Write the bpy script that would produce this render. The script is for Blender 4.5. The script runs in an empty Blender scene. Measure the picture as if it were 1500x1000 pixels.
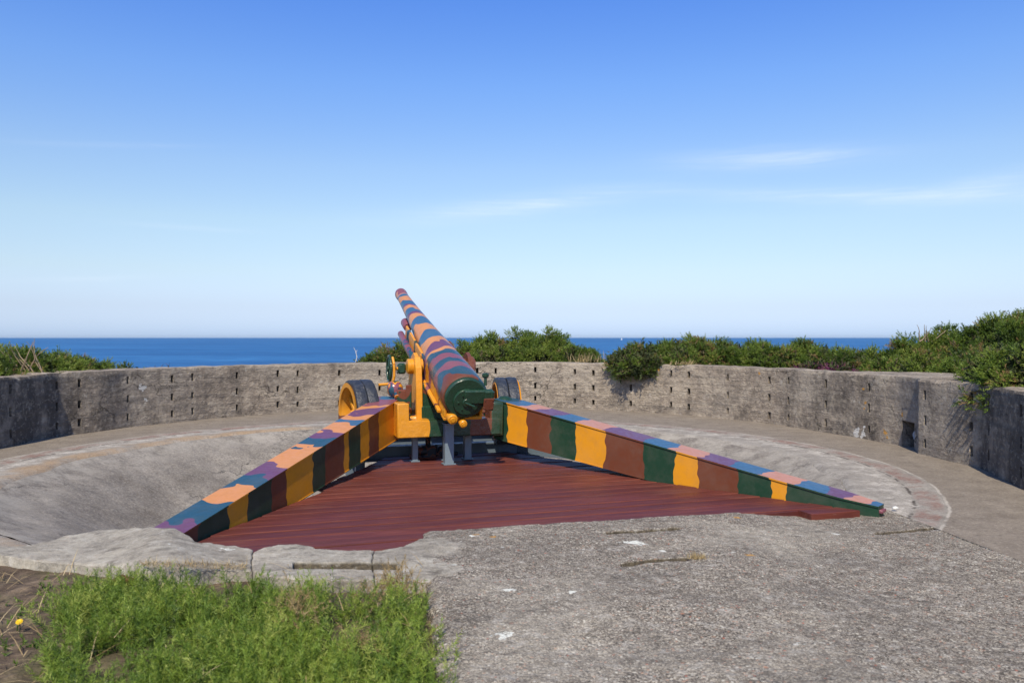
import bpy, math, random
import numpy as np
from mathutils import Vector, noise as mn

SC = bpy.context.scene
COL = SC.collection
rng = np.random.default_rng(7)
random.seed(7)
F_, CX, HOR, H = 1166.7, 750.0, 494.0, 1.66


def P(px, py, z=0.0):
    """a seen point of the place on the level z, in metres"""
    Y = F_ * (H - z) / (py - HOR)
    return np.array([(px - CX) / F_ * Y, Y, z])


def at(px, Y, py):
    return np.array([(px - CX) / F_ * Y, Y, H - (py - HOR) / F_ * Y])


def lin(r, g, b):
    f = lambda c: c / 12.92 if c <= 0.04045 else ((c + 0.055) / 1.055) ** 2.4
    return (f(r / 255), f(g / 255), f(b / 255), 1.0)


def smooth(a, b, x):
    t = np.clip((x - a) / (b - a), 0, 1)
    return t * t * (3 - 2 * t)


def nz(x, y, z=0.0):
    return mn.noise(Vector((float(x), float(y), float(z))))


def fbm(x, y, z=0.0, o=4):
    return mn.fractal(Vector((float(x), float(y), float(z))), 1.0, 2.0, o)


# ------------------------------------------------------------------ nodes
class NT:
    def __init__(self, tree):
        self.t = tree
        tree.nodes.clear()

    def n(self, typ, ins=None, **props):
        nd = self.t.nodes.new(typ)
        for k, v in props.items():
            setattr(nd, k, v)
        if ins:
            for k, v in ins.items():
                s = nd.inputs[k]
                if isinstance(v, bpy.types.NodeSocket):
                    self.t.links.new(v, s)
                elif isinstance(v, bpy.types.Node):
                    self.t.links.new(v.outputs[0], s)
                else:
                    s.default_value = v
        return nd

    def m(self, op, a, b=None, c=None, clamp=False):
        d = {0: a}
        if b is not None:
            d[1] = b
        if c is not None:
            d[2] = c
        return self.n('ShaderNodeMath', d, operation=op, use_clamp=clamp).outputs[0]

    def mix(self, fac, a, b, blend='MIX'):
        nd = self.n('ShaderNodeMix', None, data_type='RGBA', blend_type=blend)
        for i, v in ((0, fac), (6, a), (7, b)):
            if isinstance(v, bpy.types.NodeSocket):
                self.t.links.new(v, nd.inputs[i])
            else:
                nd.inputs[i].default_value = v
        return nd.outputs[2]

    def noise(self, vec, scale, detail=4, rough=0.55, dist=0.0, col=False):
        nd = self.n('ShaderNodeTexNoise', {'Vector': vec, 'Scale': scale, 'Detail': detail, 'Roughness': rough, 'Distortion': dist})
        return nd.outputs[1 if col else 0]

    def vor(self, vec, scale, feature='F1', out=0, rand=1.0):
        nd = self.n('ShaderNodeTexVoronoi', {'Vector': vec, 'Scale': scale, 'Randomness': rand}, feature=feature)
        return nd.outputs[out]

    def map(self, vec, scale=(1, 1, 1), loc=(0, 0, 0), rot=(0, 0, 0)):
        return self.n('ShaderNodeMapping', {'Vector': vec, 'Scale': scale, 'Location': loc, 'Rotation': rot}).outputs[0]

    def rng(self, v, a, b, c=0.0, d=1.0):
        nd = self.n('ShaderNodeMapRange', {'Value': v, 'From Min': a, 'From Max': b, 'To Min': c, 'To Max': d})
        return nd.outputs[0]

    def ramp(self, fac, stops, interp='LINEAR'):
        nd = self.n('ShaderNodeValToRGB', {'Fac': fac})
        cr = nd.color_ramp
        cr.interpolation = interp
        stops = sorted(stops, key=lambda s: s[0])
        while len(cr.elements) < len(stops):
            cr.elements.new(1.0)
        for e, (p, c) in zip(cr.elements, stops):
            e.position = min(max(p, 0.0), 1.0)
            e.color = c
        return nd.outputs[0]

    def obj(self):
        return self.n('ShaderNodeTexCoord').outputs['Object']

    def geo(self):
        return self.n('ShaderNodeNewGeometry')

    def attr(self, name):
        return self.n('ShaderNodeAttribute', None, attribute_name=name).outputs['Fac']

    def bump(self, h, strength=0.5, dist=0.01, normal=None):
        d = {'Height': h, 'Strength': strength, 'Distance': dist}
        if normal is not None:
            d['Normal'] = normal
        return self.n('ShaderNodeBump', d).outputs[0]

    def out(self, shader):
        o = self.n('ShaderNodeOutputMaterial')
        self.t.links.new(shader if isinstance(shader, bpy.types.NodeSocket) else shader.outputs[0], o.inputs['Surface'])

    def pbsdf(self, color, rough=0.6, normal=None, metal=0.0, spec=0.5, **kw):
        d = {'Base Color': color, 'Roughness': rough, 'Metallic': metal, 'Specular IOR Level': spec}
        if normal is not None:
            d['Normal'] = normal
        d.update(kw)
        return self.n('ShaderNodeBsdfPrincipled', d)

    def spot(self, pos, centre, radius, wob=0.6, scale=8.0):
        """mask of one patch with an uneven outline round a point of the surface"""
        d = self.n('ShaderNodeVectorMath', {0: pos, 1: tuple(centre)}, operation='DISTANCE').outputs['Value']
        w = self.noise(pos, scale, 5, 0.65)
        d2 = self.m('ADD', d, self.m('MULTIPLY', self.m('SUBTRACT', w, 0.5), radius * wob * 4))
        return self.rng(d2, radius * 1.05, radius * 0.85)


def material(name):
    m = bpy.data.materials.new(name)
    m.use_nodes = True
    return m, NT(m.node_tree)


# ------------------------------------------------------------------ mesh helpers
def make(name, verts, faces, mats, parent=None, origin=(0, 0, 0), smooth_=False, mi=None, attrs=None):
    """one mesh object from world coordinates; under a parent it takes the parent's origin"""
    me = bpy.data.meshes.new(name)
    v = np.asarray(verts, dtype=float).reshape(-1, 3)
    if parent is not None:
        o_ = np.array(parent['_o'])
    else:
        o_ = np.array(origin, dtype=float)
    v = v - o_
    me.from_pydata(v.tolist(), [], [tuple(int(i) for i in f) for f in faces])
    if not isinstance(mats, (list, tuple)):
        mats = [mats]
    for m in mats:
        me.materials.append(m)
    if mi is not None:
        me.polygons.foreach_set('material_index', np.asarray(mi, dtype=np.int32))
    if smooth_:
        me.polygons.foreach_set('use_smooth', np.ones(len(me.polygons), dtype=bool))
    if attrs:
        for k, a in attrs.items():
            at_ = me.attributes.new(k, 'FLOAT', 'POINT')
            at_.data.foreach_set('value', np.asarray(a, dtype=np.float32))
    me.update()
    ob = bpy.data.objects.new(name, me)
    COL.objects.link(ob)
    if parent is not None:
        ob.parent = parent
    else:
        ob.location = o_
    ob['_o'] = [float(x) for x in o_]
    return ob


def fast(name, verts, tris, mats, parent=None, origin=(0, 0, 0), mi=None, attrs=None):
    """large triangle meshes (foliage)"""
    me = bpy.data.meshes.new(name)
    o_ = np.array(parent['_o']) if parent is not None else np.array(origin, dtype=float)
    v = (np.asarray(verts) - o_).astype(np.float32)
    n, t = len(v), len(tris)
    me.vertices.add(n)
    me.vertices.foreach_set('co', v.ravel())
    me.loops.add(t * 3)
    me.loops.foreach_set('vertex_index', np.asarray(tris, dtype=np.int32).ravel())
    me.polygons.add(t)
    me.polygons.foreach_set('loop_start', np.arange(0, t * 3, 3, dtype=np.int32))
    if not isinstance(mats, (list, tuple)):
        mats = [mats]
    for m in mats:
        me.materials.append(m)
    if mi is not None:
        me.polygons.foreach_set('material_index', np.asarray(mi, dtype=np.int32))
    if attrs:
        for k, a in attrs.items():
            at_ = me.attributes.new(k, 'FLOAT', 'POINT')
            at_.data.foreach_set('value', np.asarray(a, dtype=np.float32))
    me.update(calc_edges=True)
    me.validate()
    ob = bpy.data.objects.new(name, me)
    COL.objects.link(ob)
    if parent is not None:
        ob.parent = parent
    else:
        ob.location = o_
    ob['_o'] = [float(x) for x in o_]
    return ob


def empty(name, loc):
    o = bpy.data.objects.new(name, None)
    COL.objects.link(o)
    o.location = loc
    o['_o'] = [float(x) for x in loc]
    return o


def tag(o, label=None, cat=None, group=None, kind=None):
    if label:
        o['label'] = label
    if cat:
        o['category'] = cat
    if group:
        o['group'] = group
    if kind:
        o['kind'] = kind
    return o


class MB:
    """collects shapes of ONE mesh"""

    def __init__(self):
        self.v, self.f, self.mi = [], [], []

    def add(self, v, f, mi=0):
        b = len(self.v)
        self.v += [tuple(map(float, p)) for p in v]
        self.f += [tuple(i + b for i in q) for q in f]
        self.mi += [mi] * len(f)

    def box(self, c, ax, ay, az, hx, hy, hz, mi=0, bev=0.0):
        c, ax, ay, az = map(lambda q: np.array(q, dtype=float), (c, ax, ay, az))
        if bev <= 0:
            v = [c + sx * hx * ax + sy * hy * ay + sz * hz * az for sx in (-1, 1) for sy in (-1, 1) for sz in (-1, 1)]
            f = [(0, 1, 3, 2), (4, 6, 7, 5), (0, 4, 5, 1), (2, 3, 7, 6), (0, 2, 6, 4), (1, 5, 7, 3)]
            self.add(v, f, mi)
            return
        b = min(bev, hx * .9, hy * .9, hz * .9)
        v, idx = [], {}
        for sx in (-1, 1):
            for sy in (-1, 1):
                for sz in (-1, 1):
                    for k in range(3):
                        d = [hx - b, hy - b, hz - b]
                        d[k] += b
                        idx[(sx, sy, sz, k)] = len(v)
                        v.append(c + sx * d[0] * ax + sy * d[1] * ay + sz * d[2] * az)
        f = []
        for k in range(3):
            o = [i for i in range(3) if i != k]
            for s in (-1, 1):
                q = []
                for (a, d) in ((-1, -1), (1, -1), (1, 1), (-1, 1)):
                    key = [0, 0, 0]
                    key[k] = s
                    key[o[0]] = a
                    key[o[1]] = d
                    q.append(idx[tuple(key) + (k,)])
                flip = (s > 0) != (k == 1)
                f.append(tuple(q) if flip else tuple(q[::-1]))
        for k in range(3):  # edges along axis k
            o = [i for i in range(3) if i != k]
            for a in (-1, 1):
                for d in (-1, 1):
                    key = [0, 0, 0]
                    key[o[0]] = a
                    key[o[1]] = d
                    k0, k1 = list(key), list(key)
                    k0[k], k1[k] = -1, 1
                    f.append((idx[tuple(k0) + (o[0],)], idx[tuple(k1) + (o[0],)], idx[tuple(k1) + (o[1],)], idx[tuple(k0) + (o[1],)]))
        for sx in (-1, 1):
            for sy in (-1, 1):
                for sz in (-1, 1):
                    f.append(tuple(idx[(sx, sy, sz, k)] for k in range(3)))
        self.add(v, f, mi)

    def lathe(self, base, axis, prof, n=32, mi=0, a0=0.0, closed=False):
        base, axis = np.array(base, float), np.array(axis, float)
        axis /= np.linalg.norm(axis)
        t = np.array([0, 0, 1.0]) if abs(axis[2]) < .9 else np.array([1.0, 0, 0])
        e1 = np.cross(axis, t)
        e1 /= np.linalg.norm(e1)
        e2 = np.cross(e1, axis)
        v, f = [], []
        for (d, r) in prof:
            for k in range(n):
                a = a0 + 2 * math.pi * k / n
                v.append(base + axis * d + (e1 * math.cos(a) + e2 * math.sin(a)) * r)
        m = len(prof)
        for i in range(m - 1 if not closed else m):
            j = (i + 1) % m
            for k in range(n):
                k2 = (k + 1) % n
                f.append((i * n + k, i * n + k2, j * n + k2, j * n + k))
        if not closed:
            if prof[0][1] > 1e-5:
                f.append(tuple(range(n - 1, -1, -1)))
            if prof[-1][1] > 1e-5:
                f.append(tuple((m - 1) * n + k for k in range(n)))
        self.add(v, f, mi)

    def cyl(self, a, b, r, r2=None, n=16, mi=0):
        a, b = np.array(a, float), np.array(b, float)
        L = np.linalg.norm(b - a)
        self.lathe(a, b - a, [(0, r), (L, r if r2 is None else r2)], n, mi)

    def tube(self, pts, r, n=8, mi=0):
        for i in range(len(pts) - 1):
            ra = r[i] if isinstance(r, (list, tuple)) else r
            rb = r[i + 1] if isinstance(r, (list, tuple)) else r
            self.cyl(pts[i], pts[i + 1], ra, rb, n, mi)

    def prism(self, outline, off, mi=0):
        """outline: 3-D polygon, extruded by the vector off"""
        o = [np.array(p, float) for p in outline]
        n = len(o)
        v = o + [p + np.array(off, float) for p in o]
        f = [tuple(range(n - 1, -1, -1)), tuple(range(n, 2 * n))]
        f += [(i, (i + 1) % n, n + (i + 1) % n, n + i) for i in range(n)]
        self.add(v, f, mi)

    def build(self, name, mats, parent=None, origin=(0, 0, 0), smooth_=False, attrs=None, bevel=0.0, auto=None):
        o = make(name, self.v, self.f, mats, parent, origin, smooth_, self.mi, attrs)
        fix_normals(o)
        if bevel:
            b = o.modifiers.new('bevel', 'BEVEL')
            b.width = bevel
            b.segments = 2
            b.limit_method = 'ANGLE'
            b.angle_limit = math.radians(40)
        if auto is not None:
            shade_auto(o, auto)
        return o


def fix_normals(o):
    import bmesh
    bm = bmesh.new()
    bm.from_mesh(o.data)
    bmesh.ops.recalc_face_normals(bm, faces=bm.faces)
    bm.to_mesh(o.data)
    bm.free()


def shade_auto(o, deg=35):
    import bmesh
    bm = bmesh.new()
    bm.from_mesh(o.data)
    for f in bm.faces:
        f.smooth = True
    lim = math.radians(deg)
    for e in bm.edges:
        if len(e.link_faces) == 2 and e.calc_face_angle(0) > lim:
            e.smooth = False
    bm.to_mesh(o.data)
    bm.free()


def grid_faces(nu, nv, flip=False):
    f = []
    for i in range(nu - 1):
        for j in range(nv - 1):
            q = (i * nv + j, (i + 1) * nv + j, (i + 1) * nv + j + 1, i * nv + j + 1)
            f.append(q[::-1] if flip else q)
    return f


# ------------------------------------------------------------------ render, world, sun, camera
SUN_AZ, SUN_EL = math.radians(-99), math.radians(49)
sd = Vector((math.cos(SUN_EL) * math.cos(SUN_AZ), math.cos(SUN_EL) * math.sin(SUN_AZ), math.sin(SUN_EL)))
SC.view_settings.view_transform = 'Standard'
SC.view_settings.look = 'None'
SC.view_settings.exposure = 0.46
SC.view_settings.gamma = 1.0
SC.view_settings.use_curve_mapping = False

w = bpy.data.worlds.new('World')
SC.world = w
w.use_nodes = True
t = NT(w.node_tree)
sky = t.n('ShaderNodeTexSky', None, sky_type='NISHITA')
sky.sun_disc = False
sky.sun_elevation = SUN_EL
sky.sun_rotation = math.atan2(sd.x, sd.y)
sky.altitude = 30
sky.air_density = 1.0
sky.dust_density = 0.4
sky.ozone_density = 3.0
hs = t.n('ShaderNodeHueSaturation', {'Color': sky.outputs[0], 'Hue': 0.5, 'Saturation': 1.15, 'Value': 1.0})
gen = t.n('ShaderNodeTexCoord').outputs['Generated']
sep = t.n('ShaderNodeSeparateXYZ', {0: gen})
az = t.m('ARCTAN2', sep.outputs[0], sep.outputs[1])
el = t.m('ARCSINE', sep.outputs[2])
cv = t.n('ShaderNodeCombineXYZ', {0: az, 1: el, 2: 0.0}).outputs[0]
cirrus = None
for (px, py, wx, wy, tilt, amt) in ((1130, 233, .10, .011, -.02, .36), (760, 303, .13, .012, .10, .36), (1300, 288, .22, .009, -.07, .30),
                                    (1440, 270, .07, .010, .12, .26), (270, 333, .07, .003, -.02, .13), (160, 213, .08, .003, .08, .10), (140, 408, .06, .003, .06, .12)):
    a0, e0 = math.atan2(px - CX, F_), math.atan2(HOR - py, math.hypot(F_, px - CX))
    da = t.m('SUBTRACT', az, a0)
    de = t.m('SUBTRACT', t.m('SUBTRACT', el, e0), t.m('MULTIPLY', da, tilt))
    g = t.m('ADD', t.m('POWER', t.m('ABSOLUTE', t.m('DIVIDE', da, wx)), 2.0), t.m('POWER', t.m('ABSOLUTE', t.m('DIVIDE', de, wy)), 2.0))
    g = t.m('MULTIPLY', t.m('EXPONENT', t.m('MULTIPLY', g, -1.0)), amt)
    cirrus = g if cirrus is None else t.m('ADD', cirrus, g)
st = t.noise(t.map(cv, (5, 70, 1), rot=(0, 0, 0.06)), 1.6, 7, 0.62, 0.9)
st2 = t.noise(t.map(cv, (16, 160, 1), rot=(0, 0, -0.05)), 1.3, 6, 0.6, 0.6)
wisp = t.m('MULTIPLY', t.rng(st, 0.32, 0.78), t.rng(st2, 0.15, 0.75))
cl = t.m('MULTIPLY', cirrus, t.m('ADD', t.m('MULTIPLY', wisp, 1.3), 0.30), clamp=True)
GRADE = [(.006, (.62, .80, 1.42)), (.037, (.74, .77, 1.10)), (.08, (1.03, .93, .98)), (.14, (1.33, 1.12, 1.02)), (.206, (1.40, 1.20, 1.16)), (.306, (1.20, 1.21, 1.42)), (.40, (.93, 1.10, 1.56)), (1.0, (.95, 1.0, 1.15))]
tint = t.ramp(el, [(e, (c[0] / 2, c[1] / 2, c[2] / 2, 1)) for e, c in GRADE])
graded = t.mix(1.0, hs.outputs[0], t.mix(1.0, tint, (2, 2, 2, 1), 'MULTIPLY'), 'MULTIPLY')
skyc = t.mix(cl, graded, (7.6, 8.0, 8.6, 1))
bg = t.n('ShaderNodeBackground', {'Color': skyc, 'Strength': 0.10})
wo = t.n('ShaderNodeOutputWorld')
t.t.links.new(bg.outputs[0], wo.inputs['Surface'])

L = bpy.data.lights.new('sun', 'SUN')
L.energy = 4.0
L.angle = math.radians(0.53)
L.color = (1.0, 0.90, 0.715)
sun = bpy.data.objects.new('sun', L)
COL.objects.link(sun)
sun.rotation_euler = (-sd).to_track_quat('-Z', 'Y').to_euler()
sun.location = (-10, -15, 30)

cam = bpy.data.cameras.new('camera')
cam.lens = 28.0
cam.sensor_width = 36.0
cam.clip_start = 0.05
cam.clip_end = 200000
cam.dof.use_dof = True
cam.dof.focus_distance = 9.8
cam.dof.aperture_fstop = 2.8
co = bpy.data.objects.new('camera', cam)
COL.objects.link(co)
co.location = (0, 0, H)
co.rotation_euler = (math.radians(90) - math.atan(6 / F_), 0, 0)
SC.camera = co

# ------------------------------------------------------------------ materials
PAINT = dict(
    orange=(0.63, 0.262, 0.014, 1), brown=(0.135, 0.042, 0.022, 1), green=(0.014, 0.045, 0.025, 1),
    peach=(0.54, 0.225, 0.068, 1), teal=(0.018, 0.066, 0.105, 1), purple=(0.125, 0.048, 0.105, 1), dark=(0.02, 0.022, 0.03, 1),
    mauve=(0.20, 0.065, 0.085, 1), pink=(0.46, 0.205, 0.12, 1), blue=(0.034, 0.105, 0.20, 1), red=(0.12, 0.028, 0.02, 1))


def camo(name, attr, stops, amp=0.012, nscale=5.0, rough=0.34, lump=0.12, seed=0.0, spec=0.38, fine=0.5):
    """painted bands along a part: the position along it, made wavy, picks the paint"""
    m, t = material(name)
    o = t.map(t.obj(), loc=(seed, seed * .7, 0))
    s = t.attr(attr)
    wv = t.m('SUBTRACT', t.noise(o, nscale, 0.6, 0.4), 0.5)
    wv = t.m('ADD', wv, t.m('MULTIPLY', t.m('SUBTRACT', t.noise(t.map(o, loc=(3, 1, 8)), nscale * 2.3, 0.0, 0.4), 0.5), fine))
    s = t.m('ADD', s, t.m('MULTIPLY', wv, amp * 2))
    c = t.ramp(s, [(p, PAINT[k]) for p, k in stops], 'CONSTANT')
    wear = t.noise(o, 9, 6, 0.65)
    c = t.mix(t.m('MULTIPLY', t.rng(wear, 0.45, 0.8), 0.22), c, (0.10, 0.085, 0.07, 1))
    fade = t.noise(t.map(o, loc=(1, 4, 2)), 2.6, 5, 0.6)
    c = t.mix(t.m('MULTIPLY', t.rng(fade, 0.45, 0.75), 0.08), c, (0.38, 0.33, 0.27, 1))
    scr = t.noise(t.map(o, (30, 30, 4)), 2.4, 5, 0.7)
    c = t.mix(t.m('MULTIPLY', t.rng(scr, 0.66, 0.74), 0.35), c, (0.05, 0.04, 0.032, 1))
    r = t.rng(t.noise(o, 18, 4), 0.3, 0.7, rough - 0.08, rough + 0.12)
    h = t.m('ADD', t.m('MULTIPLY', t.noise(o, 14, 3), 1.0), t.m('MULTIPLY', t.noise(o, 90, 3), 0.25))
    t.out(t.pbsdf(c, r, t.bump(h, lump, 0.02), spec=spec))
    return m


def paint(name, key, rough=0.33, lump=0.2, spec=0.5):
    m, t = material(name)
    o = t.obj()
    c = PAINT[key] if isinstance(key, str) else key
    wear = t.noise(o, 11, 6, 0.65)
    col = t.mix(t.m('MULTIPLY', t.rng(wear, 0.45, 0.8), 0.3), c, (c[0] * .5 + .02, c[1] * .5 + .02, c[2] * .5 + .02, 1))
    h = t.m('ADD', t.noise(o, 16, 3), t.m('MULTIPLY', t.noise(o, 80, 3), 0.3))
    t.out(t.pbsdf(col, t.rng(t.noise(o, 20, 4), 0.3, 0.7, rough - .08, rough + .12), t.bump(h, lump, 0.02), spec=spec))
    return m


def patches(name, keys, scale=6.0, rough=0.33, lump=0.2, seed=0.0):
    """camouflage in uneven patches for small castings"""
    m, t = material(name)
    o = t.map(t.obj(), loc=(seed, 0, seed))
    v = t.noise(o, scale, 1, 0.4)
    n = len(keys)
    c = t.ramp(v, [(0.0 if i == 0 else 0.36 + 0.28 * i / n, PAINT[k]) for i, k in enumerate(keys)], 'CONSTANT')
    h = t.m('ADD', t.noise(o, 16, 3), t.m('MULTIPLY', t.noise(o, 80, 3), 0.3))
    t.out(t.pbsdf(c, rough, t.bump(h, lump, 0.02)))
    return m


M = {}
M['orange'] = paint('orange_paint', 'orange', 0.36, 0.25)
M['green'] = paint('green_paint', 'green', 0.28, 0.3)
M['brown'] = paint('brown_paint', 'brown', 0.3, 0.25)
M['purple'] = paint('purple_paint', 'mauve', 0.35, 0.2)
M['teal'] = paint('teal_paint', 'teal', 0.35, 0.2)
M['steel'] = paint('grey_blue_paint', (0.155, 0.20, 0.235, 1), 0.42, 0.15)
M['frame'] = paint('dark_grey_paint', (0.10, 0.13, 0.165, 1), 0.45, 0.2)
M['rust'] = patches('rusty_iron', ['dark', 'brown', 'dark'], 9, 0.6, 0.4)


def rubber():
    m, t = material('weathered_rubber')
    o = t.obj()
    n = t.noise(o, 12, 6, 0.7)
    c = t.ramp(n, [(0.3, (0.012, 0.016, 0.026, 1)), (0.55, (0.028, 0.034, 0.048, 1)), (0.72, (0.08, 0.08, 0.09, 1))])
    t.out(t.pbsdf(c, 0.5, t.bump(t.noise(o, 22, 5), 0.6, 0.03)))
    return m


M['rubber'] = rubber()


def deck_mat():
    m, t = material('red_stained_boards')
    o = t.map(t.obj(), rot=(0, 0, -math.atan2(.308, .951)))
    pr = t.attr('plank')
    v = t.n('ShaderNodeVectorMath', {0: o, 1: t.n('ShaderNodeCombineXYZ', {0: t.m('MULTIPLY', pr, 37.0), 1: 0.0, 2: 0.0}).outputs[0]}, operation='ADD').outputs[0]
    grain = t.noise(t.map(v, (1.0, 20, 8)), 2.0, 6, 0.55, 0.4)
    big = t.noise(t.map(v, (0.7, 2.5, 1)), 1.7, 4, 0.6)
    c = t.ramp(grain, [(0.25, (0.055, 0.014, 0.010, 1)), (0.5, (0.122, 0.028, 0.019, 1)), (0.72, (0.20, 0.058, 0.036, 1))])
    c = t.mix(t.m('MULTIPLY', t.rng(pr, 0, 1), 0.55), c, (0.066, 0.017, 0.017, 1))
    c = t.mix(t.m('MULTIPLY', t.rng(big, 0.55, 0.72), 0.35), c, (0.17, 0.075, 0.055, 1))
    fine = t.noise(t.map(v, (3, 60, 10)), 3, 5)
    c = t.mix(t.m('MULTIPLY', t.rng(fine, 0.62, 0.75), 0.5), c, (0.20, 0.11, 0.085, 1))
    c = t.mix(t.m('MULTIPLY', t.attr('edge'), t.rng(t.noise(t.map(v, (2, 9, 4)), 2.0, 4), .35, .6, .0, .35)), c, (0.18, 0.05, 0.025, 1))
    h = t.m('ADD', grain, t.m('MULTIPLY', fine, 0.6))
    t.out(t.pbsdf(c, t.rng(big, 0.3, 0.7, 0.45, 0.65), t.bump(h, 0.3, 0.010), spec=0.3))
    return m


M['deck'] = deck_mat()


def wall_mat():
    m, t = material('weathered_wall_concrete')
    o = t.obj()
    big = t.noise(o, 0.55, 5, 0.6)
    mid = t.noise(o, 2.6, 6, 0.65)
    c = t.ramp(mid, [(0.28, (0.155, 0.130, 0.105, 1)), (0.48, (0.32, 0.265, 0.21, 1)), (0.70, (0.49, 0.42, 0.33, 1))])
    c = t.mix(t.m('MULTIPLY', t.rng(big, 0.45, 0.65), 0.5), c, (0.42, 0.375, 0.315, 1))
    # board marks and layered pours
    lay = t.noise(t.map(o, (0.35, 0.35, 7)), 1.3, 5, 0.6, 0.3)
    c = t.mix(t.m('MULTIPLY', t.rng(lay, 0.50, 0.70), 0.55), c, (0.125, 0.115, 0.105, 1))
    # black algal growth running down; the attribute also paints in shade at the ends
    run = t.noise(t.map(o, (1.5, 1.5, 0.75)), 1.7, 8, 0.70)
    bl = t.m('MULTIPLY', t.rng(t.m('ADD', run, t.m('MULTIPLY', t.attr('algae_shade'), 0.34)), 0.52, 0.74), 0.92)
    c = t.mix(bl, c, (0.085, 0.074, 0.064, 1))
    blot = t.noise(o, 7, 6, 0.7)
    c = t.mix(t.m('MULTIPLY', t.rng(blot, 0.56, 0.70), 0.4), c, (0.095, 0.083, 0.07, 1))
    pale = t.noise(t.map(o, loc=(3, 9, 1)), 4, 7, 0.7)
    c = t.mix(t.m('MULTIPLY', t.rng(pale, 0.60, 0.70), 0.6), c, (0.56, 0.53, 0.47, 1))
    sp = t.noise(o, 45, 3, 0.6)
    c = t.mix(t.m('MULTIPLY', t.rng(sp, 0.35, 0.65), 0.25), c, (0.12, 0.10, 0.09, 1))
    rub = t.noise(t.map(o, (1, 1, 1.6), loc=(4, 4, 4)), 9.5, 7, 0.72, 0.5)
    c = t.mix(t.m('MULTIPLY', t.rng(rub, 0.53, 0.66), 0.55), c, (0.52, 0.445, 0.35, 1))
    c = t.mix(t.m('MULTIPLY', t.rng(rub, 0.47, 0.36), 0.45), c, (0.10, 0.085, 0.07, 1))
    # cracks
    warp = t.n('ShaderNodeVectorMath', {0: o, 1: t.n('ShaderNodeVectorMath', {0: t.noise(o, 2.2, 5, 0.6, col=True), 3: 0.9}, operation='SCALE').outputs[0]}, operation='ADD').outputs[0]
    ck = t.vor(t.map(warp, (0.45, 0.45, 1.3)), 1.0, 'DISTANCE_TO_EDGE')
    crack = t.m('MULTIPLY', t.rng(ck, 0.008, 0.002), t.rng(t.noise(o, 0.9, 3), 0.50, 0.6))
    c = t.mix(t.m('MULTIPLY', crack, 0.6), c, (0.05, 0.044, 0.04, 1))
    # whitewash and lichen marks
    for (px, py, z_, rad) in ((208, 568, 0, .085), (213, 585, 0, .05), (1255, 634, 0, .10), (1263, 637, 0, .07), (1266, 627, 0, .05)):
        c = t.mix(t.m('MULTIPLY', t.spot(o, wall_at(px, py), rad * .8, 1.4, 9), .85), c, (0.66, 0.65, 0.62, 1))
    for (px, py, rad) in ((1297, 634, .055), (1300, 640, .035), (1322, 608, .04), (1265, 570, .03), (1268, 590, .03), (1425, 583, .035), (1266, 598, .025), (1112, 547, .04), (1210, 567, .03), (965, 541, .04)):
        c = t.mix(t.m('MULTIPLY', t.spot(o, wall_at(px, py), rad * .75, 1.2, 18), .8), c, (0.52, 0.25, 0.03, 1))
    h = t.m('ADD', t.m('ADD', t.m('MULTIPLY', mid, 1.0), t.m('MULTIPLY', lay, 0.8)), t.m('ADD', t.m('MULTIPLY', blot, 0.5), t.m('MULTIPLY', sp, 0.25)))
    h = t.m('SUBTRACT', h, t.m('MULTIPLY', crack, 0.8))
    rough_h = t.noise(o, 11, 8, 0.7)
    h = t.m('ADD', h, t.m('MULTIPLY', t.m('ADD', rough_h, rub), 0.8))
    t.out(t.pbsdf(c, 0.92, t.bump(h, 0.9, 0.05), spec=0.2))
    return m


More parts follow.
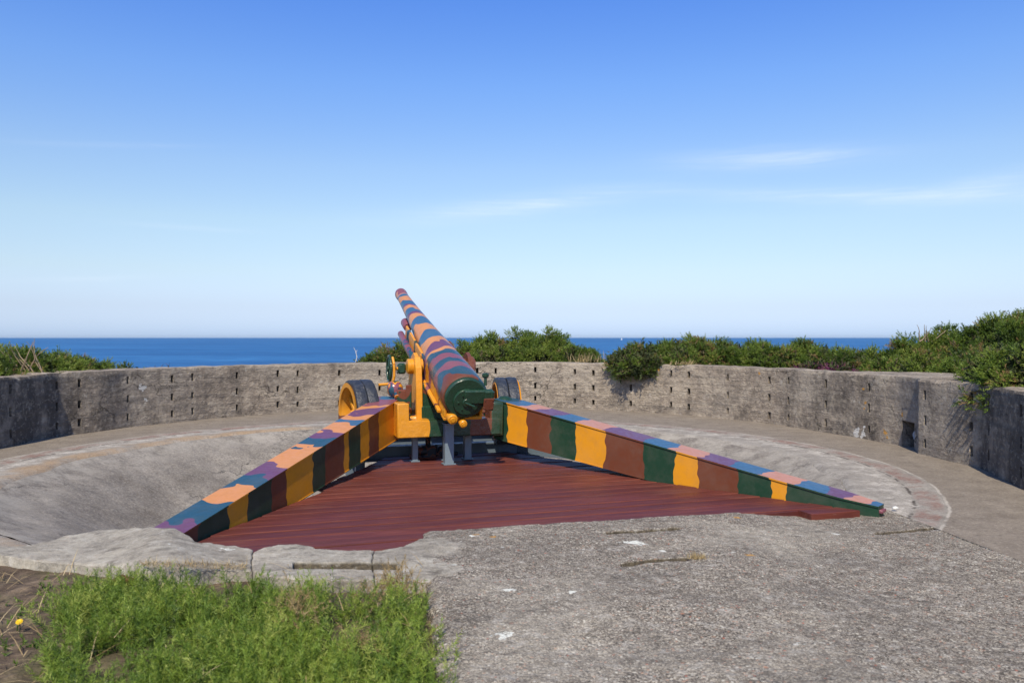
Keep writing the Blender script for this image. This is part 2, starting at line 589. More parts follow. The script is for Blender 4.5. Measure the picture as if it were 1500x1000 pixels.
def ring_mat():
    m, t = material('gun_pit_floor_concrete')
    o = t.obj()
    r = t.attr('rad')
    wob = t.m('MULTIPLY', t.m('SUBTRACT', t.noise(o, 1.5, 6, 0.65), 0.5), 0.5)
    rw = t.m('ADD', r, t.m('MULTIPLY', wob, 1.5))
    rs = t.m('ADD', r, t.m('MULTIPLY', wob, 0.22))
    n1 = t.noise(o, 3.2, 7, 0.68)
    n2 = t.noise(t.map(o, loc=(5, 2, 0)), 14, 6, 0.7)
    base = t.ramp(n1, [(0.3, (0.21, 0.19, 0.165, 1)), (0.5, (0.31, 0.285, 0.25, 1)), (0.7, (0.42, 0.39, 0.345, 1))])
    # outer walkway: plain brownish grey
    outer = t.ramp(n1, [(0.3, (0.17, 0.142, 0.115, 1)), (0.7, (0.285, 0.245, 0.20, 1))])
    c = t.mix(t.rng(rs, 5.90, 5.96), base, outer)
    # red brick-coloured channel
    lane = t.m('MULTIPLY', t.rng(rs, 5.64, 5.68), t.rng(rs, 5.90, 5.86))
    brk = t.m('MULTIPLY', t.rng(t.noise(o, 2.1, 7, 0.75), 0.44, 0.58), t.rng(t.noise(o, 22, 5, .7), .30, .50, .35, 1))
    c = t.mix(t.m('MULTIPLY', lane, t.m('MULTIPLY', brk, 0.8)), c, (0.225, 0.105, 0.08, 1))
    # pale worn band
    pl = t.m('MULTIPLY', t.rng(rw, 5.22, 5.36), t.rng(rw, 5.66, 5.58))
    c = t.mix(t.m('MULTIPLY', pl, t.m('MULTIPLY', t.rng(t.noise(o, 3.6, 8, 0.78), 0.48, 0.60), .85)), c, (0.60, 0.555, 0.49, 1))
    # sandy band at the lip
    sn = t.m('MULTIPLY', t.rng(rw, 4.80, 4.95), t.rng(rw, 5.32, 5.15))
    c = t.mix(t.m('MULTIPLY', sn, t.m('MULTIPLY', t.m('MULTIPLY', t.rng(t.noise(o, 1.1, 6, .7), 0.38, 0.58), t.rng(t.n('ShaderNodeSeparateXYZ', {0: o}).outputs[0], -2.0, -4.0)), 0.75)), c, (0.37, 0.25, 0.14, 1))
    # thin joints
    j = t.m('MULTIPLY', t.rng(t.m('ABSOLUTE', t.m('SUBTRACT', rs, 5.93)), 0.02, 0.007), t.rng(t.noise(o, 1.6, 4), 0.4, 0.5))
    c = t.mix(t.m('MULTIPLY', j, 0.8), c, (0.50, 0.46, 0.40, 1))
    j2 = t.m('MULTIPLY', t.rng(t.m('ABSOLUTE', t.m('SUBTRACT', rs, 5.63)), 0.024, 0.008), t.rng(t.noise(o, 4, 4), 0.45, 0.52))
    c = t.mix(t.m('MULTIPLY', j2, 0.85), c, (0.045, 0.035, 0.03, 1))
    # dirt, pits, cracks
    c = t.mix(t.m('MULTIPLY', t.rng(n2, 0.53, 0.68), 0.5), c, (0.10, 0.088, 0.075, 1))
    d2 = t.noise(o, 0.8, 6, 0.65)
    c = t.mix(t.m('MULTIPLY', t.rng(d2, 0.55, 0.72), 0.4), c, (0.12, 0.105, 0.09, 1))
    g = t.noise(o, 120, 2, 0.6)
    c = t.mix(t.m('MULTIPLY', t.rng(g, 0.4, 0.7), 0.45), c, (0.09, 0.075, 0.062, 1))
    g2 = t.noise(t.map(o, loc=(2, 2, 2)), 30, 6, 0.75)
    c = t.mix(t.m('MULTIPLY', t.rng(g2, 0.54, 0.66), 0.35), c, (0.50, 0.45, 0.38, 1))
    c = t.mix(t.m('MULTIPLY', t.rng(g2, 0.45, 0.34), 0.5), c, (0.09, 0.075, 0.062, 1))
    pv = t.vor(o, 2.6)
    c = t.mix(t.m('MULTIPLY', t.rng(pv, 0.055, 0.03), 0.7), c, (0.05, 0.045, 0.04, 1))
    h = t.m('ADD', t.m('MULTIPLY', n1, 0.7), t.m('ADD', t.m('MULTIPLY', n2, 0.5), t.m('MULTIPLY', g, 0.25)))
    t.out(t.pbsdf(c, 0.92, t.bump(h, 0.55, 0.03), spec=0.2))
    return m


def slope_mat():
    m, t = material('rendered_pit_slope')
    o = t.obj()
    n1 = t.noise(o, 1.4, 7, 0.66)
    n2 = t.noise(o, 9, 7, 0.7)
    c = t.ramp(n1, [(0.28, (0.14, 0.122, 0.105, 1)), (0.5, (0.245, 0.22, 0.19, 1)), (0.72, (0.37, 0.335, 0.29, 1))])
    c = t.mix(t.m('MULTIPLY', t.rng(n2, 0.50, 0.66), 0.55), c, (0.125, 0.115, 0.105, 1))
    r = t.attr('rad')
    warp = t.n('ShaderNodeVectorMath', {0: o, 1: t.n('ShaderNodeVectorMath', {0: t.noise(o, 1.8, 6, 0.65, col=True), 3: 0.8}, operation='SCALE').outputs[0]}, operation='ADD').outputs[0]
    ck = t.vor(warp, 0.75, 'DISTANCE_TO_EDGE')
    crack = t.m('MULTIPLY', t.rng(ck, 0.007, 0.002), t.rng(t.noise(o, 0.7, 3), 0.47, 0.58))
    c = t.mix(t.m('MULTIPLY', crack, 0.85), c, (0.035, 0.032, 0.03, 1))
    st = t.noise(t.map(o, (1.0, 1.0, 3.0)), 3.5, 6, 0.7)
    c = t.mix(t.m('MULTIPLY', t.rng(st, 0.54, 0.68), 0.4), c, (0.085, 0.08, 0.075, 1))
    g = t.noise(o, 110, 2, 0.6)
    c = t.mix(t.m('MULTIPLY', t.rng(g, 0.40, 0.68), 0.45), c, (0.07, 0.06, 0.05, 1))
    g2 = t.noise(t.map(o, loc=(2, 2, 2)), 32, 6, 0.75)
    c = t.mix(t.m('MULTIPLY', t.rng(g2, 0.52, 0.66), 0.5), c, (0.44, 0.40, 0.345, 1))
    c = t.mix(t.m('MULTIPLY', t.rng(g2, 0.46, 0.34), 0.6), c, (0.075, 0.065, 0.055, 1))
    lip = t.m('MULTIPLY', t.rng(r, 4.35, 4.8), t.rng(t.noise(o, 2.3, 6, .7), .42, .58))
    c = t.mix(t.m('MULTIPLY', lip, .5), c, (0.40, 0.37, 0.32, 1))
    h = t.m('ADD', n1, t.m('ADD', t.m('MULTIPLY', n2, 0.6), t.m('MULTIPLY', g, 0.3)))
    h = t.m('SUBTRACT', h, t.m('MULTIPLY', crack, 0.8))
    t.out(t.pbsdf(c, 0.92, t.bump(h, 0.6, 0.03), spec=0.2))
    return m


def apron_mat(name, spots_white=(), spots_orange=(), smoothness=0.0, pink=0.35):
    m, t = material(name)
    o = t.obj()
    big = t.noise(o, 1.1, 6, 0.62)
    # exposed aggregate: stones of several greys and browns in a paler matrix
    wv = t.n('ShaderNodeVectorMath', {0: o, 1: t.n('ShaderNodeVectorMath', {0: t.noise(o, 60, 2, col=True), 3: 0.008}, operation='SCALE').outputs[0]}, operation='ADD').outputs[0]
    v1 = t.n('ShaderNodeTexVoronoi', {'Vector': wv, 'Scale': 58.0}, feature='F1')
    sepc = t.n('ShaderNodeSeparateColor', {0: v1.outputs['Color']})
    stone = t.ramp(sepc.outputs[0], [(0.0, (0.05, 0.043, 0.038, 1)), (0.15, (0.13, 0.108, 0.09, 1)), (0.34, (0.22, 0.185, 0.155, 1)), (0.52, (0.31, 0.268, 0.228, 1)),
                                     (0.68, (0.34, 0.205, 0.15, 1)), (0.77, (0.37, 0.335, 0.295, 1)), (0.945, (0.58, 0.54, 0.48, 1)), (0.985, (0.36, 0.10, 0.06, 1))], 'CONSTANT')
    v2 = t.n('ShaderNodeTexVoronoi', {'Vector': wv, 'Scale': 140.0}, feature='F1')
    sep2 = t.n('ShaderNodeSeparateColor', {0: v2.outputs['Color']})
    grit = t.ramp(sep2.outputs[1], [(0.0, (0.075, 0.063, 0.053, 1)), (0.3, (0.17, 0.142, 0.12, 1)), (0.6, (0.28, 0.24, 0.205, 1)), (0.88, (0.42, 0.375, 0.325, 1))], 'CONSTANT')
    inside = t.rng(v1.outputs['Distance'], 0.50, 0.36)
    c = t.mix(t.m('MULTIPLY', inside, t.rng(sepc.outputs[2], 0.3, 0.4)), grit, stone)
    v3 = t.n('ShaderNodeTexVoronoi', {'Vector': wv, 'Scale': 21.0}, feature='F1')
    sep3 = t.n('ShaderNodeSeparateColor', {0: v3.outputs['Color']})
    bigs = t.ramp(sep3.outputs[1], [(0.0, (0.07, 0.06, 0.052, 1)), (0.4, (0.24, 0.20, 0.17, 1)), (0.7, (0.42, 0.385, 0.34, 1)), (.9, (0.30, 0.15, 0.10, 1))], 'CONSTANT')
    c = t.mix(t.m('MULTIPLY', t.rng(v3.outputs['Distance'], 0.30, 0.24), t.rng(sep3.outputs[0], 0.86, 0.88)), c, bigs)
    if smoothness > 0:
        n = t.noise(o, 5, 7, 0.68)
        pl = t.ramp(n, [(0.3, (0.20, 0.18, 0.155, 1)), (0.5, (0.33, 0.30, 0.265, 1)), (0.7, (0.46, 0.43, 0.385, 1))])
        c = t.mix(smoothness, c, pl)
    if smoothness == 0:
        n = t.noise(o, 5, 7, 0.68)
        pl = t.ramp(n, [(0.3, (0.20, 0.18, 0.155, 1)), (0.5, (0.33, 0.30, 0.265, 1)), (0.7, (0.46, 0.43, 0.385, 1))])
        sm = t.m('MAXIMUM', t.spot(o, P(636, 800, .12), .22, .8, 5), t.spot(o, P(640, 835, .12), .16, .8, 6))
        c = t.mix(t.m('MULTIPLY', sm, .75), c, pl)
    c = t.mix(t.m('MULTIPLY', t.rng(big, 0.40, 0.68), 0.45), c, (0.10, 0.088, 0.08, 1))
    c = t.mix(t.m('MULTIPLY', t.rng(t.noise(t.map(o, loc=(7, 1, 2)), 0.9, 5), 0.5, 0.68), 0.35), c, (0.43, 0.385, 0.33, 1))
    bl = t.noise(t.map(o, (1, 2.2, 1)), 4.5, 6, 0.7)
    c = t.mix(t.m('MULTIPLY', t.rng(bl, 0.56, 0.68), 0.65), c, (0.06, 0.05, 0.044, 1))
    lw = t.noise(t.map(o, loc=(2, 5, 0)), 6.5, 5, 0.6)
    c = t.mix(t.m('MULTIPLY', t.rng(lw, 0.70, 0.735), 0.75), c, (0.56, 0.555, 0.53, 1))
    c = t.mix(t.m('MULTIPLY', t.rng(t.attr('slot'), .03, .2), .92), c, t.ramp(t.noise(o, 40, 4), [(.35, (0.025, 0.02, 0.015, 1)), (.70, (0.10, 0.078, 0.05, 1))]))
    for (p, rad) in spots_white:
        c = t.mix(t.m('MULTIPLY', t.spot(o, p, rad * .75, 1.3, 16), t.rng(t.noise(o, 55, 3), .3, .5, .35, .9)), c, (0.62, 0.62, 0.59, 1))
    for (p, rad) in spots_orange:
        c = t.mix(t.m('MULTIPLY', t.spot(o, p, rad * .8, 1.3, 18), t.rng(t.noise(o, 60, 3), .35, .55, .2, .85)), c, (0.46, 0.23, 0.035, 1))
    c = t.mix(1.0, c, (1.10, 1.12, 1.07, 1), 'MULTIPLY')
    blot2 = t.noise(t.map(o, loc=(9, 3, 1)), 13, 5, 0.7)
    c = t.mix(t.m('MULTIPLY', t.rng(blot2, 0.52, 0.68), 0.5), c, (0.075, 0.066, 0.058, 1))
    c = t.mix(t.m('MULTIPLY', t.rng(blot2, 0.46, 0.34), 0.35), c, (0.50, 0.475, 0.43, 1))
    h = t.m('ADD', t.m('MULTIPLY', t.m('SUBTRACT', 1.0, v1.outputs['Distance']), 0.55 * (1 - smoothness)), t.m('MULTIPLY', t.noise(o, 9, 6, 0.65), 1.2))
    h = t.m('ADD', h, t.m('MULTIPLY', t.noise(o, 160, 2), 0.25))
    t.out(t.pbsdf(c, 0.93, t.bump(h, 0.75, 0.018), spec=0.2))
    return m


def foliage(name, stops, attr='tint', trans=0.3, rough=0.5):
    m, t = material(name)
    c = t.ramp(t.attr(attr), stops)
    p = t.pbsdf(c, rough, spec=0.35)
    tr = t.n('ShaderNodeBsdfTranslucent', {'Color': t.mix(0.4, c, (0.20, 0.26, 0.03, 1))})
    mx = t.n('ShaderNodeMixShader', {0: trans, 1: p.outputs[0], 2: tr.outputs[0]})
    t.out(mx)
    return m


def soil_mat():
    m, t = material('dry_soil_with_litter')
    o = t.obj()
    n = t.noise(o, 7, 8, 0.7)
    c = t.ramp(n, [(0.3, (0.045, 0.033, 0.026, 1)), (0.5, (0.115, 0.085, 0.062, 1)), (0.68, (0.22, 0.165, 0.115, 1))])
    n2 = t.noise(t.map(o, loc=(3, 0, 1)), 2.5, 5)
    c = t.mix(t.m('MULTIPLY', t.rng(n2, 0.48, 0.62), 0.5), c, (0.07, 0.075, 0.03, 1))
    h = t.m('ADD', n, t.m('MULTIPLY', t.noise(o, 60, 4), 0.5))
    t.out(t.pbsdf(c, 0.95, t.bump(h, 0.9, 0.03), spec=0.15))
    return m


def heath_mat():
    m, t = material('coastal_heath')
    o = t.obj()
    n = t.noise(o, 1.8, 7, 0.7)
    c = t.ramp(n, [(0.3, (0.03, 0.045, 0.014, 1)), (0.5, (0.06, 0.075, 0.025, 1)), (0.7, (0.15, 0.125, 0.06, 1))])
    t.out(t.pbsdf(c, 0.95, t.bump(t.noise(o, 12, 6), 1.0, 0.1), spec=0.1))
    return m


def sea_mat():
    m, t = material('open_sea')
    pos = t.geo().outputs['Position']
    a = t.noise(t.map(pos, (0.020, 0.07, 1)), 1.0, 9, 0.72)
    b = t.noise(t.map(pos, (0.0016, 0.006, 1)), 1.0, 6, 0.6)
    c = t.ramp(t.m('ADD', t.m('MULTIPLY', a, 0.5), t.m('MULTIPLY', b, 0.5)), [(0.36, (0.006, 0.060, 0.18, 1)), (0.5, (0.012, 0.098, 0.27, 1)), (0.62, (0.04, 0.19, 0.42, 1))])
    t.out(t.pbsdf(c, 0.55, t.bump(a, 0.6, 1.2), spec=0.22))
    return m


# ------------------------------------------------------------------ the wall line
PC = np.array([-1.0, 10.5])      # middle of the gun pit
WPX = [(0, 657), (79, 640), (144, 632), (191, 625.5), (240, 620.3), (347, 610), (475, 602), (600, 598), (760, 596), (887, 600.5), (993, 607),
       (1050, 612), (1127, 620.5), (1170, 627), (1242, 638.6), (1284, 646), (1320, 653), (1343, 660.5)]
wpts = [np.array(q) for q in ((-6.9, 5.0), (-7.6, 7.0), (-7.9, 9.5))] + [P(*q)[:2] for q in WPX]


def catmull(pts, per=24):
    out = []
    n = len(pts)
    for i in range(n - 1):
        p0, p1, p2, p3 = pts[max(i - 1, 0)], pts[i], pts[i + 1], pts[min(i + 2, n - 1)]
        for k in range(per):
            u = k / per
            out.append(0.5 * ((2 * p1) + (-p0 + p2) * u + (2 * p0 - 5 * p1 + 4 * p2 - p3) * u * u + (-p0 + 3 * p1 - 3 * p2 + p3) * u ** 3))
    out.append(pts[-1])
    return np.array(out)


wc = catmull(wpts)
for _ in range(30):
    wc[1:-1] = wc[1:-1] * .5 + (wc[:-2] + wc[2:]) * .25
CORN = [P(1345.5, 664.5)[:2], P(1439, 686.5)[:2], P(1500, 717.5)[:2], np.array([5.35, 6.6]), np.array([5.2, 4.4])]
ext_ = [CORN[0]]
for a_, b_ in zip(CORN[:-1], CORN[1:]):
    ext_ += [a_ + (b_ - a_) * k / 20 for k in range(1, 21)]
n_left = len(wc)
wc = np.concatenate([wc, np.array(ext_)])
seg = np.linalg.norm(np.diff(wc, axis=0), axis=1)
wS = np.concatenate([[0], np.cumsum(seg)])
wpx = CX + wc[:, 0] / wc[:, 1] * F_
WLEN = wS[-1]
S_A, S_B, S_C = wS[n_left - 1], wS[n_left], wS[n_left + 20]     # end of the long wall, start of the block, its corner


def wall_point(s):
    return np.array([np.interp(s, wS, wc[:, 0]), np.interp(s, wS, wc[:, 1])])


def wall_normal(s):
    e = .15 if s < S_A - .2 else .02
    d = wall_point(min(s + e, WLEN)) - wall_point(max(s - e, 0))
    d /= np.linalg.norm(d)
    n = np.array([d[1], -d[0]])      # towards the pit
    return n


def wall_s(px):
    return float(np.interp(px, wpx, wS))


def wall_at(px, py):
    p = wall_point(wall_s(px))
    return np.array([p[0], p[1], H - (py - HOR) / F_ * p[1]])


WH = 1.06


def wall_radius(th):
    a = np.arctan2(wc[:, 1] - PC[1], wc[:, 0] - PC[0])
    a = np.unwrap(a)
    r = np.hypot(wc[:, 0] - PC[0], wc[:, 1] - PC[1])
    return a, r


WA, WR = wall_radius(0)     # falls from the left end (about 221 deg) to the right end (about -43 deg)


def Rw(th):
    """th in (-pi*0.25, 1.25*pi)"""
    return float(np.interp(th, WA[::-1], WR[::-1]))


A_R, A_L = float(WA[-1]), float(WA[0])

M['wall'] = wall_mat()

HOLES = [15, 83, 116, 187, 252, 282, 347, 407, 436, 497, 556, 583, 645, 699, 726, 784, 842, 869, 924, 983, 1009, 1066, 1127, 1155, 1210, 1273, 1355, 1423, 1449, 1496]
ROWS = [(0.125, 0.25), (0.445, 0.58), (0.80, 0.935)]


def build_wall():
    cuts = []
    for px in HOLES:
        s = wall_s(px)
        hw = 0.026 + 0.008 * random.random()
        cuts.append((s - hw, s + hw, 'h'))
    for sx in (0.6, 1.5, 2.4, WLEN - 2.3, WLEN - 1.2):
        cuts.append((sx - .028, sx + .028, 'h'))
    sn0, sn1 = wall_s(1321.5), wall_s(1340)
    cuts.append((sn0, sn1, 'n'))
    cuts.sort()
    cols = list(np.arange(0, WLEN, 0.07)) + [WLEN]
    cols = [c for c in cols if not any(a - .03 < c < b + .03 for a, b, _ in cuts)]
    for a, b, k in cuts:
        cols += [a, b]
    cols = [c for c in cols if all(abs(c - q) > .03 for q in (S_A, S_B, S_C))] + [S_A, S_B, S_B + .004, S_C]
    cols.sort()
    cols = np.array(cols)
    nichez = 0.40
    zr = sorted(set([-0.15, 0.0] + [r for q in ROWS for r in q] + [0.06, 0.19, 0.315, 0.355, nichez, 0.51, 0.635, 0.69, 0.745, 0.87, 0.985, 1.03, WH]))
    zr = np.array(zr)
    nc, nr = len(cols), len(zr)
    V, Fc, alg_shade = [], [], []
    P2 = np.array([wall_point(s) for s in cols])
    N2 = np.array([wall_normal(s) for s in cols])

    def thick(s):
        a, b = wall_s(1225), wall_s(1300)
        return 0.45 + (1.9 * smooth(a, b, s) if s <= S_A + 1e-6 else 0.15)

    sl = wall_s(100)

    def algae_shade(s, z):
        left = 1 - smooth(wall_s(60), wall_s(270), s)  # left end: black growth together with painted-in shade
        right = float(s > S_C - .01)  # panel past the corner: its shade painted in as a darker tone
        mid = 0.30 * smooth(wall_s(1040), wall_s(1250), s) * (1 - smooth(wall_s(1275), wall_s(1300), s))
        mid2 = 0.08 * float(s > S_B - .01) * (1 - right)
        return left * .55 + right * 0.62 + mid + mid2
    hoff = {}
    for a, b, k in cuts:
        if k == 'h':
            hoff[a] = hoff[b] = (random.uniform(-.022, .022), random.uniform(-.018, .018))
    for i in range(nc):
        s = cols[i]
        top_n = 0.010 * fbm(s * 1.7, 3.3, 0, 4) - 0.04 * max(0, nz(s * 1.1, 8.1) - .15)
        if s < sl:
            top_n -= 0.045 * max(0, nz(s * 2.6, 1.7)) + 0.02 * abs(nz(s * 7, 2.2))
        for j in range(nr):
            z = zr[j]
            d = 0.008 * fbm(P2[i][0] * 3, P2[i][1] * 3, z * 5, 4) + 0.006 * nz(P2[i][0] * 14, P2[i][1] * 14, z * 20)
            # rounded, chipped top arris
            if j == nr - 1:
                d -= 0.010 + 0.05 * max(0, nz(s * 3.1, 6.6))
            zz = z + (top_n * (z / WH) if z > .6 else 0)
            if s in hoff and .1 < z < .95:
                zz += hoff[s][0] + hoff[s][1] * math.sin(z * 9 + s)
            p = P2[i] + N2[i] * d
            V.append((p[0], p[1], zz))
            alg_shade.append(algae_shade(s, z))
    hole = lambda i, j: None

    def is_hole(i, j):
        a, b = cols[i], cols[i + 1]
        z0, z1 = zr[j], zr[j + 1]
        for (ca, cb, k) in cuts:
            if abs(a - ca) < 1e-6 and abs(b - cb) < 1e-6:
                if k == 'n':
                    return 'n' if z1 <= nichez + 1e-6 else None
                for (r0, r1) in ROWS:
                    if z0 >= r0 - 1e-6 and z1 <= r1 + 1e-6:
                        return 'h'
        return None
    H_ = {(i, j): is_hole(i, j) for i in range(nc - 1) for j in range(nr - 1)}
    depth = {'h': 0.16, 'n': 0.9}
    back = {}

    def bk(i, j, k):
        key = (i, j, k)
        if key not in back:
            v = np.array(V[i * nr + j])
            n = N2[i]
            back[key] = len(V)
            V.append((v[0] - n[0] * depth[k], v[1] - n[1] * depth[k], v[2]))
            alg_shade.append(0.7)  # backs of slots and niche set darker
        return back[key]
    for i in range(nc - 1):
        for j in range(nr - 1):
            a, b, c, d = i * nr + j, (i + 1) * nr + j, (i + 1) * nr + j + 1, i * nr + j + 1
            k = H_[(i, j)]
            if not k:
                Fc.append((a, d, c, b))
                continue
            A, B, C_, D = bk(i, j, k), bk(i + 1, j, k), bk(i + 1, j + 1, k), bk(i, j + 1, k)
            Fc.append((A, D, C_, B))
            if H_.get((i, j - 1)) != k:
                Fc.append((a, A, B, b))
            if H_.get((i, j + 1)) != k:
                Fc.append((d, c, C_, D))
            Fc.append((a, d, D, A))
            Fc.append((b, B, C_, c))
    # top and back
    ext = [(0.02, 0.012), (0.25, 0.02), (0.6, 0.016), (1.0, 0.0)]
    rows = [[i * nr + nr - 1 for i in range(nc)]]
    for (fr, dz) in ext:
        r = []
        for i in range(nc):
            th = thick(cols[i])
            base = np.array(V[i * nr + nr - 1])
            q = P2[i] - N2[i] * max(th * fr, 0.075 if fr < .1 else 0)
            r.append(len(V))
            V.append((q[0], q[1], base[2] + 0.012 + 0.012 * fbm(q[0] * 4, q[1] * 4, 2) - 0.03 * max(0, nz(q[0] * 2, q[1] * 2, 5))))
            alg_shade.append(0.0)
        rows.append(r)
    r = []
    for i in range(nc):
        v = V[rows[-1][i]]
        r.append(len(V))
        V.append((v[0], v[1], 0.3))
        alg_shade.append(0.3)
    rows.append(r)
    for k in range(len(rows) - 1):
        for i in range(nc - 1):
            Fc.append((rows[k][i], rows[k + 1][i], rows[k + 1][i + 1], rows[k][i + 1]))
    o = make('parapet_wall', V, Fc, M['wall'], None, (0, 0, 0), attrs={'algae_shade': alg_shade})
    fix_normals(o)
    shade_auto(o, 32)
    tag(o, 'long curved grey concrete wall round the gun pit with rows of slots', 'wall')
    return sn0, sn1


sn0, sn1 = build_wall()

# grey pipe bent in the dark niche
pm = (sn0 + sn1) / 2
b0 = wall_point(pm) - wall_normal(pm) * 0.10
tdir = wall_point(sn1) - wall_point(sn0)
tdir /= np.linalg.norm(tdir)
mb = MB()
q = lambda a, d, z: (b0[0] + tdir[0] * a - wall_normal(pm)[0] * d, b0[1] + tdir[1] * a - wall_normal(pm)[1] * d, z)
mb.tube([q(.06, 0, 0.0), q(.05, 0, .12), q(-.02, 0, .20), q(.02, .0, .235), q(.17, 0, .30), q(.34, .0, .34)], 0.035, 10)
M['pipe'] = paint('grey_plastic', (0.28, 0.32, 0.36, 1), 0.5, 0.1)
o = mb.build('bent_pipe', M['pipe'], None, (b0[0], b0[1], 0), auto=40)
tag(o, 'bent pale grey pipe inside the dark niche at the foot of the wall', 'pipe')

# ------------------------------------------------------------------ pit floor (ring), slope
M['ring'] = ring_mat()
M['slope'] = slope_mat()
RB = 4.97


def build_ring():
    V, rad = [], []
    na, nr = 420, 40
    for i in range(na):
        th = A_R - 0.02 + (2 * math.pi) * i / na
        if th <= A_L:
            ro = Rw(min(max(th, A_R), A_L)) + 0.12
        else:
            ro = 7.2
        for j in range(nr):
            u = j / (nr - 1)
            rb = RB + .06 * fbm(math.cos(th) * 6, math.sin(th) * 6, 0, 4)
            r = rb + (ro - rb) * u
            x, y = PC[0] + r * math.cos(th), PC[1] + r * math.sin(th)
            z = 0.006 * fbm(x * 1.2, y * 1.2, 0, 4)
            # worn channel at 5.63 m
            z -= 0.014 * math.exp(-((r - 5.63) / .03) ** 2)
            if r < rb + .12:
                z -= 0.03 * (1 - (r - rb) / .12) ** 2 + (.022 if j == 0 else 0)
            V.append((x, y, z))
            rad.append(r)
    f = []
    for i in range(na):
        k = (i + 1) % na
        for j in range(nr - 1):
            f.append((i * nr + j, i * nr + j + 1, k * nr + j + 1, k * nr + j))
    o = make('pit_pavement', V, f, M['ring'], None, (0, 0, 0), True, attrs={'rad': rad})
    tag(o, kind='structure', label='level concrete walkway round the gun pit with a worn red channel')
    V, rad = [], []
    prof = [(RB, -.03), (RB - .08, -.055), (RB - .25, -.13), (4.4, -.23), (4.0, -.42), (3.6, -.61), (3.2, -.79), (2.8, -.93), (2.5, -.99), (2.0, -1.01), (1.2, -1.01), (0.4, -1.01), (0.02, -1.01)]
    rr = np.array([p[0] for p in prof])[::-1]
    zz = np.array([p[1] for p in prof])[::-1]
    rs = np.concatenate([np.arange(0.02, 2.4, .2), np.arange(2.4, RB, .07), [RB]])
    na, nr = 420, len(rs)
    for i in range(na):
        th = A_R - 0.02 + 2 * math.pi * i / na
        for j, r in enumerate(rs):
            wob = 0.05 * fbm(math.cos(th) * 2, math.sin(th) * 2, r * .5, 3) * smooth(RB, RB - .8, r)
            r = r * (1 + .06 * fbm(math.cos(th) * 6, math.sin(th) * 6, 0, 4) / RB)
            x, y = PC[0] + r * math.cos(th), PC[1] + r * math.sin(th)
            V.append((x, y, np.interp(r, rr, zz) + wob + 0.014 * fbm(x * 3, y * 3, 1, 5) * float(smooth(RB - .05, RB - .2, r))))
            rad.append(r)
    f = []
    for i in range(na):
        k = (i + 1) % na
        for j in range(nr - 1):
            f.append((i * nr + j, i * nr + j + 1, k * nr + j + 1, k * nr + j))
    o = make('pit_ground', V, f, M['slope'], None, (0, 0, 0), True, attrs={'rad': rad})
    tag(o, kind='structure', label='sloping concrete bowl of the gun pit below the walkway')


build_ring()

# ------------------------------------------------------------------ terrain and sea
M['heath'] = heath_mat()
M['soil'] = soil_mat()


def build_ground():
    V = []
    na = 260
    dr = [0, .15, .4, .8, 1.3, 2, 3, 4.5, 6.5, 9, 13, 18, 25, 35, 50, 70, 100, 140]
    for i in range(na):
        th = A_R - 0.3 + 2 * math.pi * i / na
        if A_R <= th <= A_L:
            r0 = Rw(th) + 0.30
            k = smooth(A_R, A_R + .12, th) * smooth(A_L, A_L - .12, th)
        else:
            r0, k = 6.2, 0.0
        for d in dr:
            r = r0 + d
            x, y = PC[0] + r * math.cos(th), PC[1] + r * math.sin(th)
            bank = 0.88 - 0.045 * d + 0.08 * fbm(x * .5, y * .5, 0, 3) * min(1, d)
            far = -smooth(14, 110, d) * 24
            z = (bank * k + (-0.07) * (1 - k)) + (far if math.sin(th) > -.35 else far * .0)
            V.append((x, y, z))
    m = len(dr)
    f = []
    for i in range(na):
        k = (i + 1) % na
        for j in range(m - 1):
            f.append((i * m + j, i * m + j + 1, k * m + j + 1, k * m + j))
    o = make('ground', V, f, M['heath'], None, (0, 0, 0), True)
    tag(o, kind='structure')


build_ground()
SEA = -20.0
HAZE = 1.0e-5
V = []
rs = [30, 80, 200, 500, 1200, 3000, 8000, 20000, 42000]
na = 64
for r in rs:
    for k in range(na):
        a = 2 * math.pi * k / na
        V.append((r * math.cos(a), r * math.sin(a) + 10, SEA))
f = [(i * na + k, (i + 1) * na + k, (i + 1) * na + (k + 1) % na, i * na + (k + 1) % na) for i in range(len(rs) - 1) for k in range(na)]
f.append(tuple(range(na)))
o = make('sea', V, f, sea_mat())
tag(o, kind='structure')


# ------------------------------------------------------------------ apron and broken edge
def XL(Y):
    return -0.31 - 0.156 * (Y - 3.6)


def zap(X):
    return 0.125 - 0.103 * smooth(1.2, 3.2, X)


def Pa(px, py):
    z = 0.1
    for _ in range(6):
        p = P(px, py, z)
        z = float(zap(p[0]))
    return P(px, py, z)


EDGE = [Pa(*q) for q in ((612, 797), (618, 782), (628, 777), (662, 776), (700, 775), (760, 771), (820, 767), (900, 762), (1000, 757), (1100, 754), (1180, 752), (1256, 751),
                         (1262, 745), (1275, 739), (1296, 738), (1330, 744), (1390, 757), (1440, 775), (1520, 810), (1700, 900))]
ex, ey = np.array([e[0] for e in EDGE]), np.array([e[1] for e in EDGE])
SLOTS = [((890, 781), (988, 774), .030, .05), ((918, 826), (1003, 818), .028, .05), ((1285, 780), (1395, 773), .022, .03)]
SLOTS = [(Pa(*a)[:2], Pa(*b)[:2], w_, d_) for a, b, w_, d_ in SLOTS]


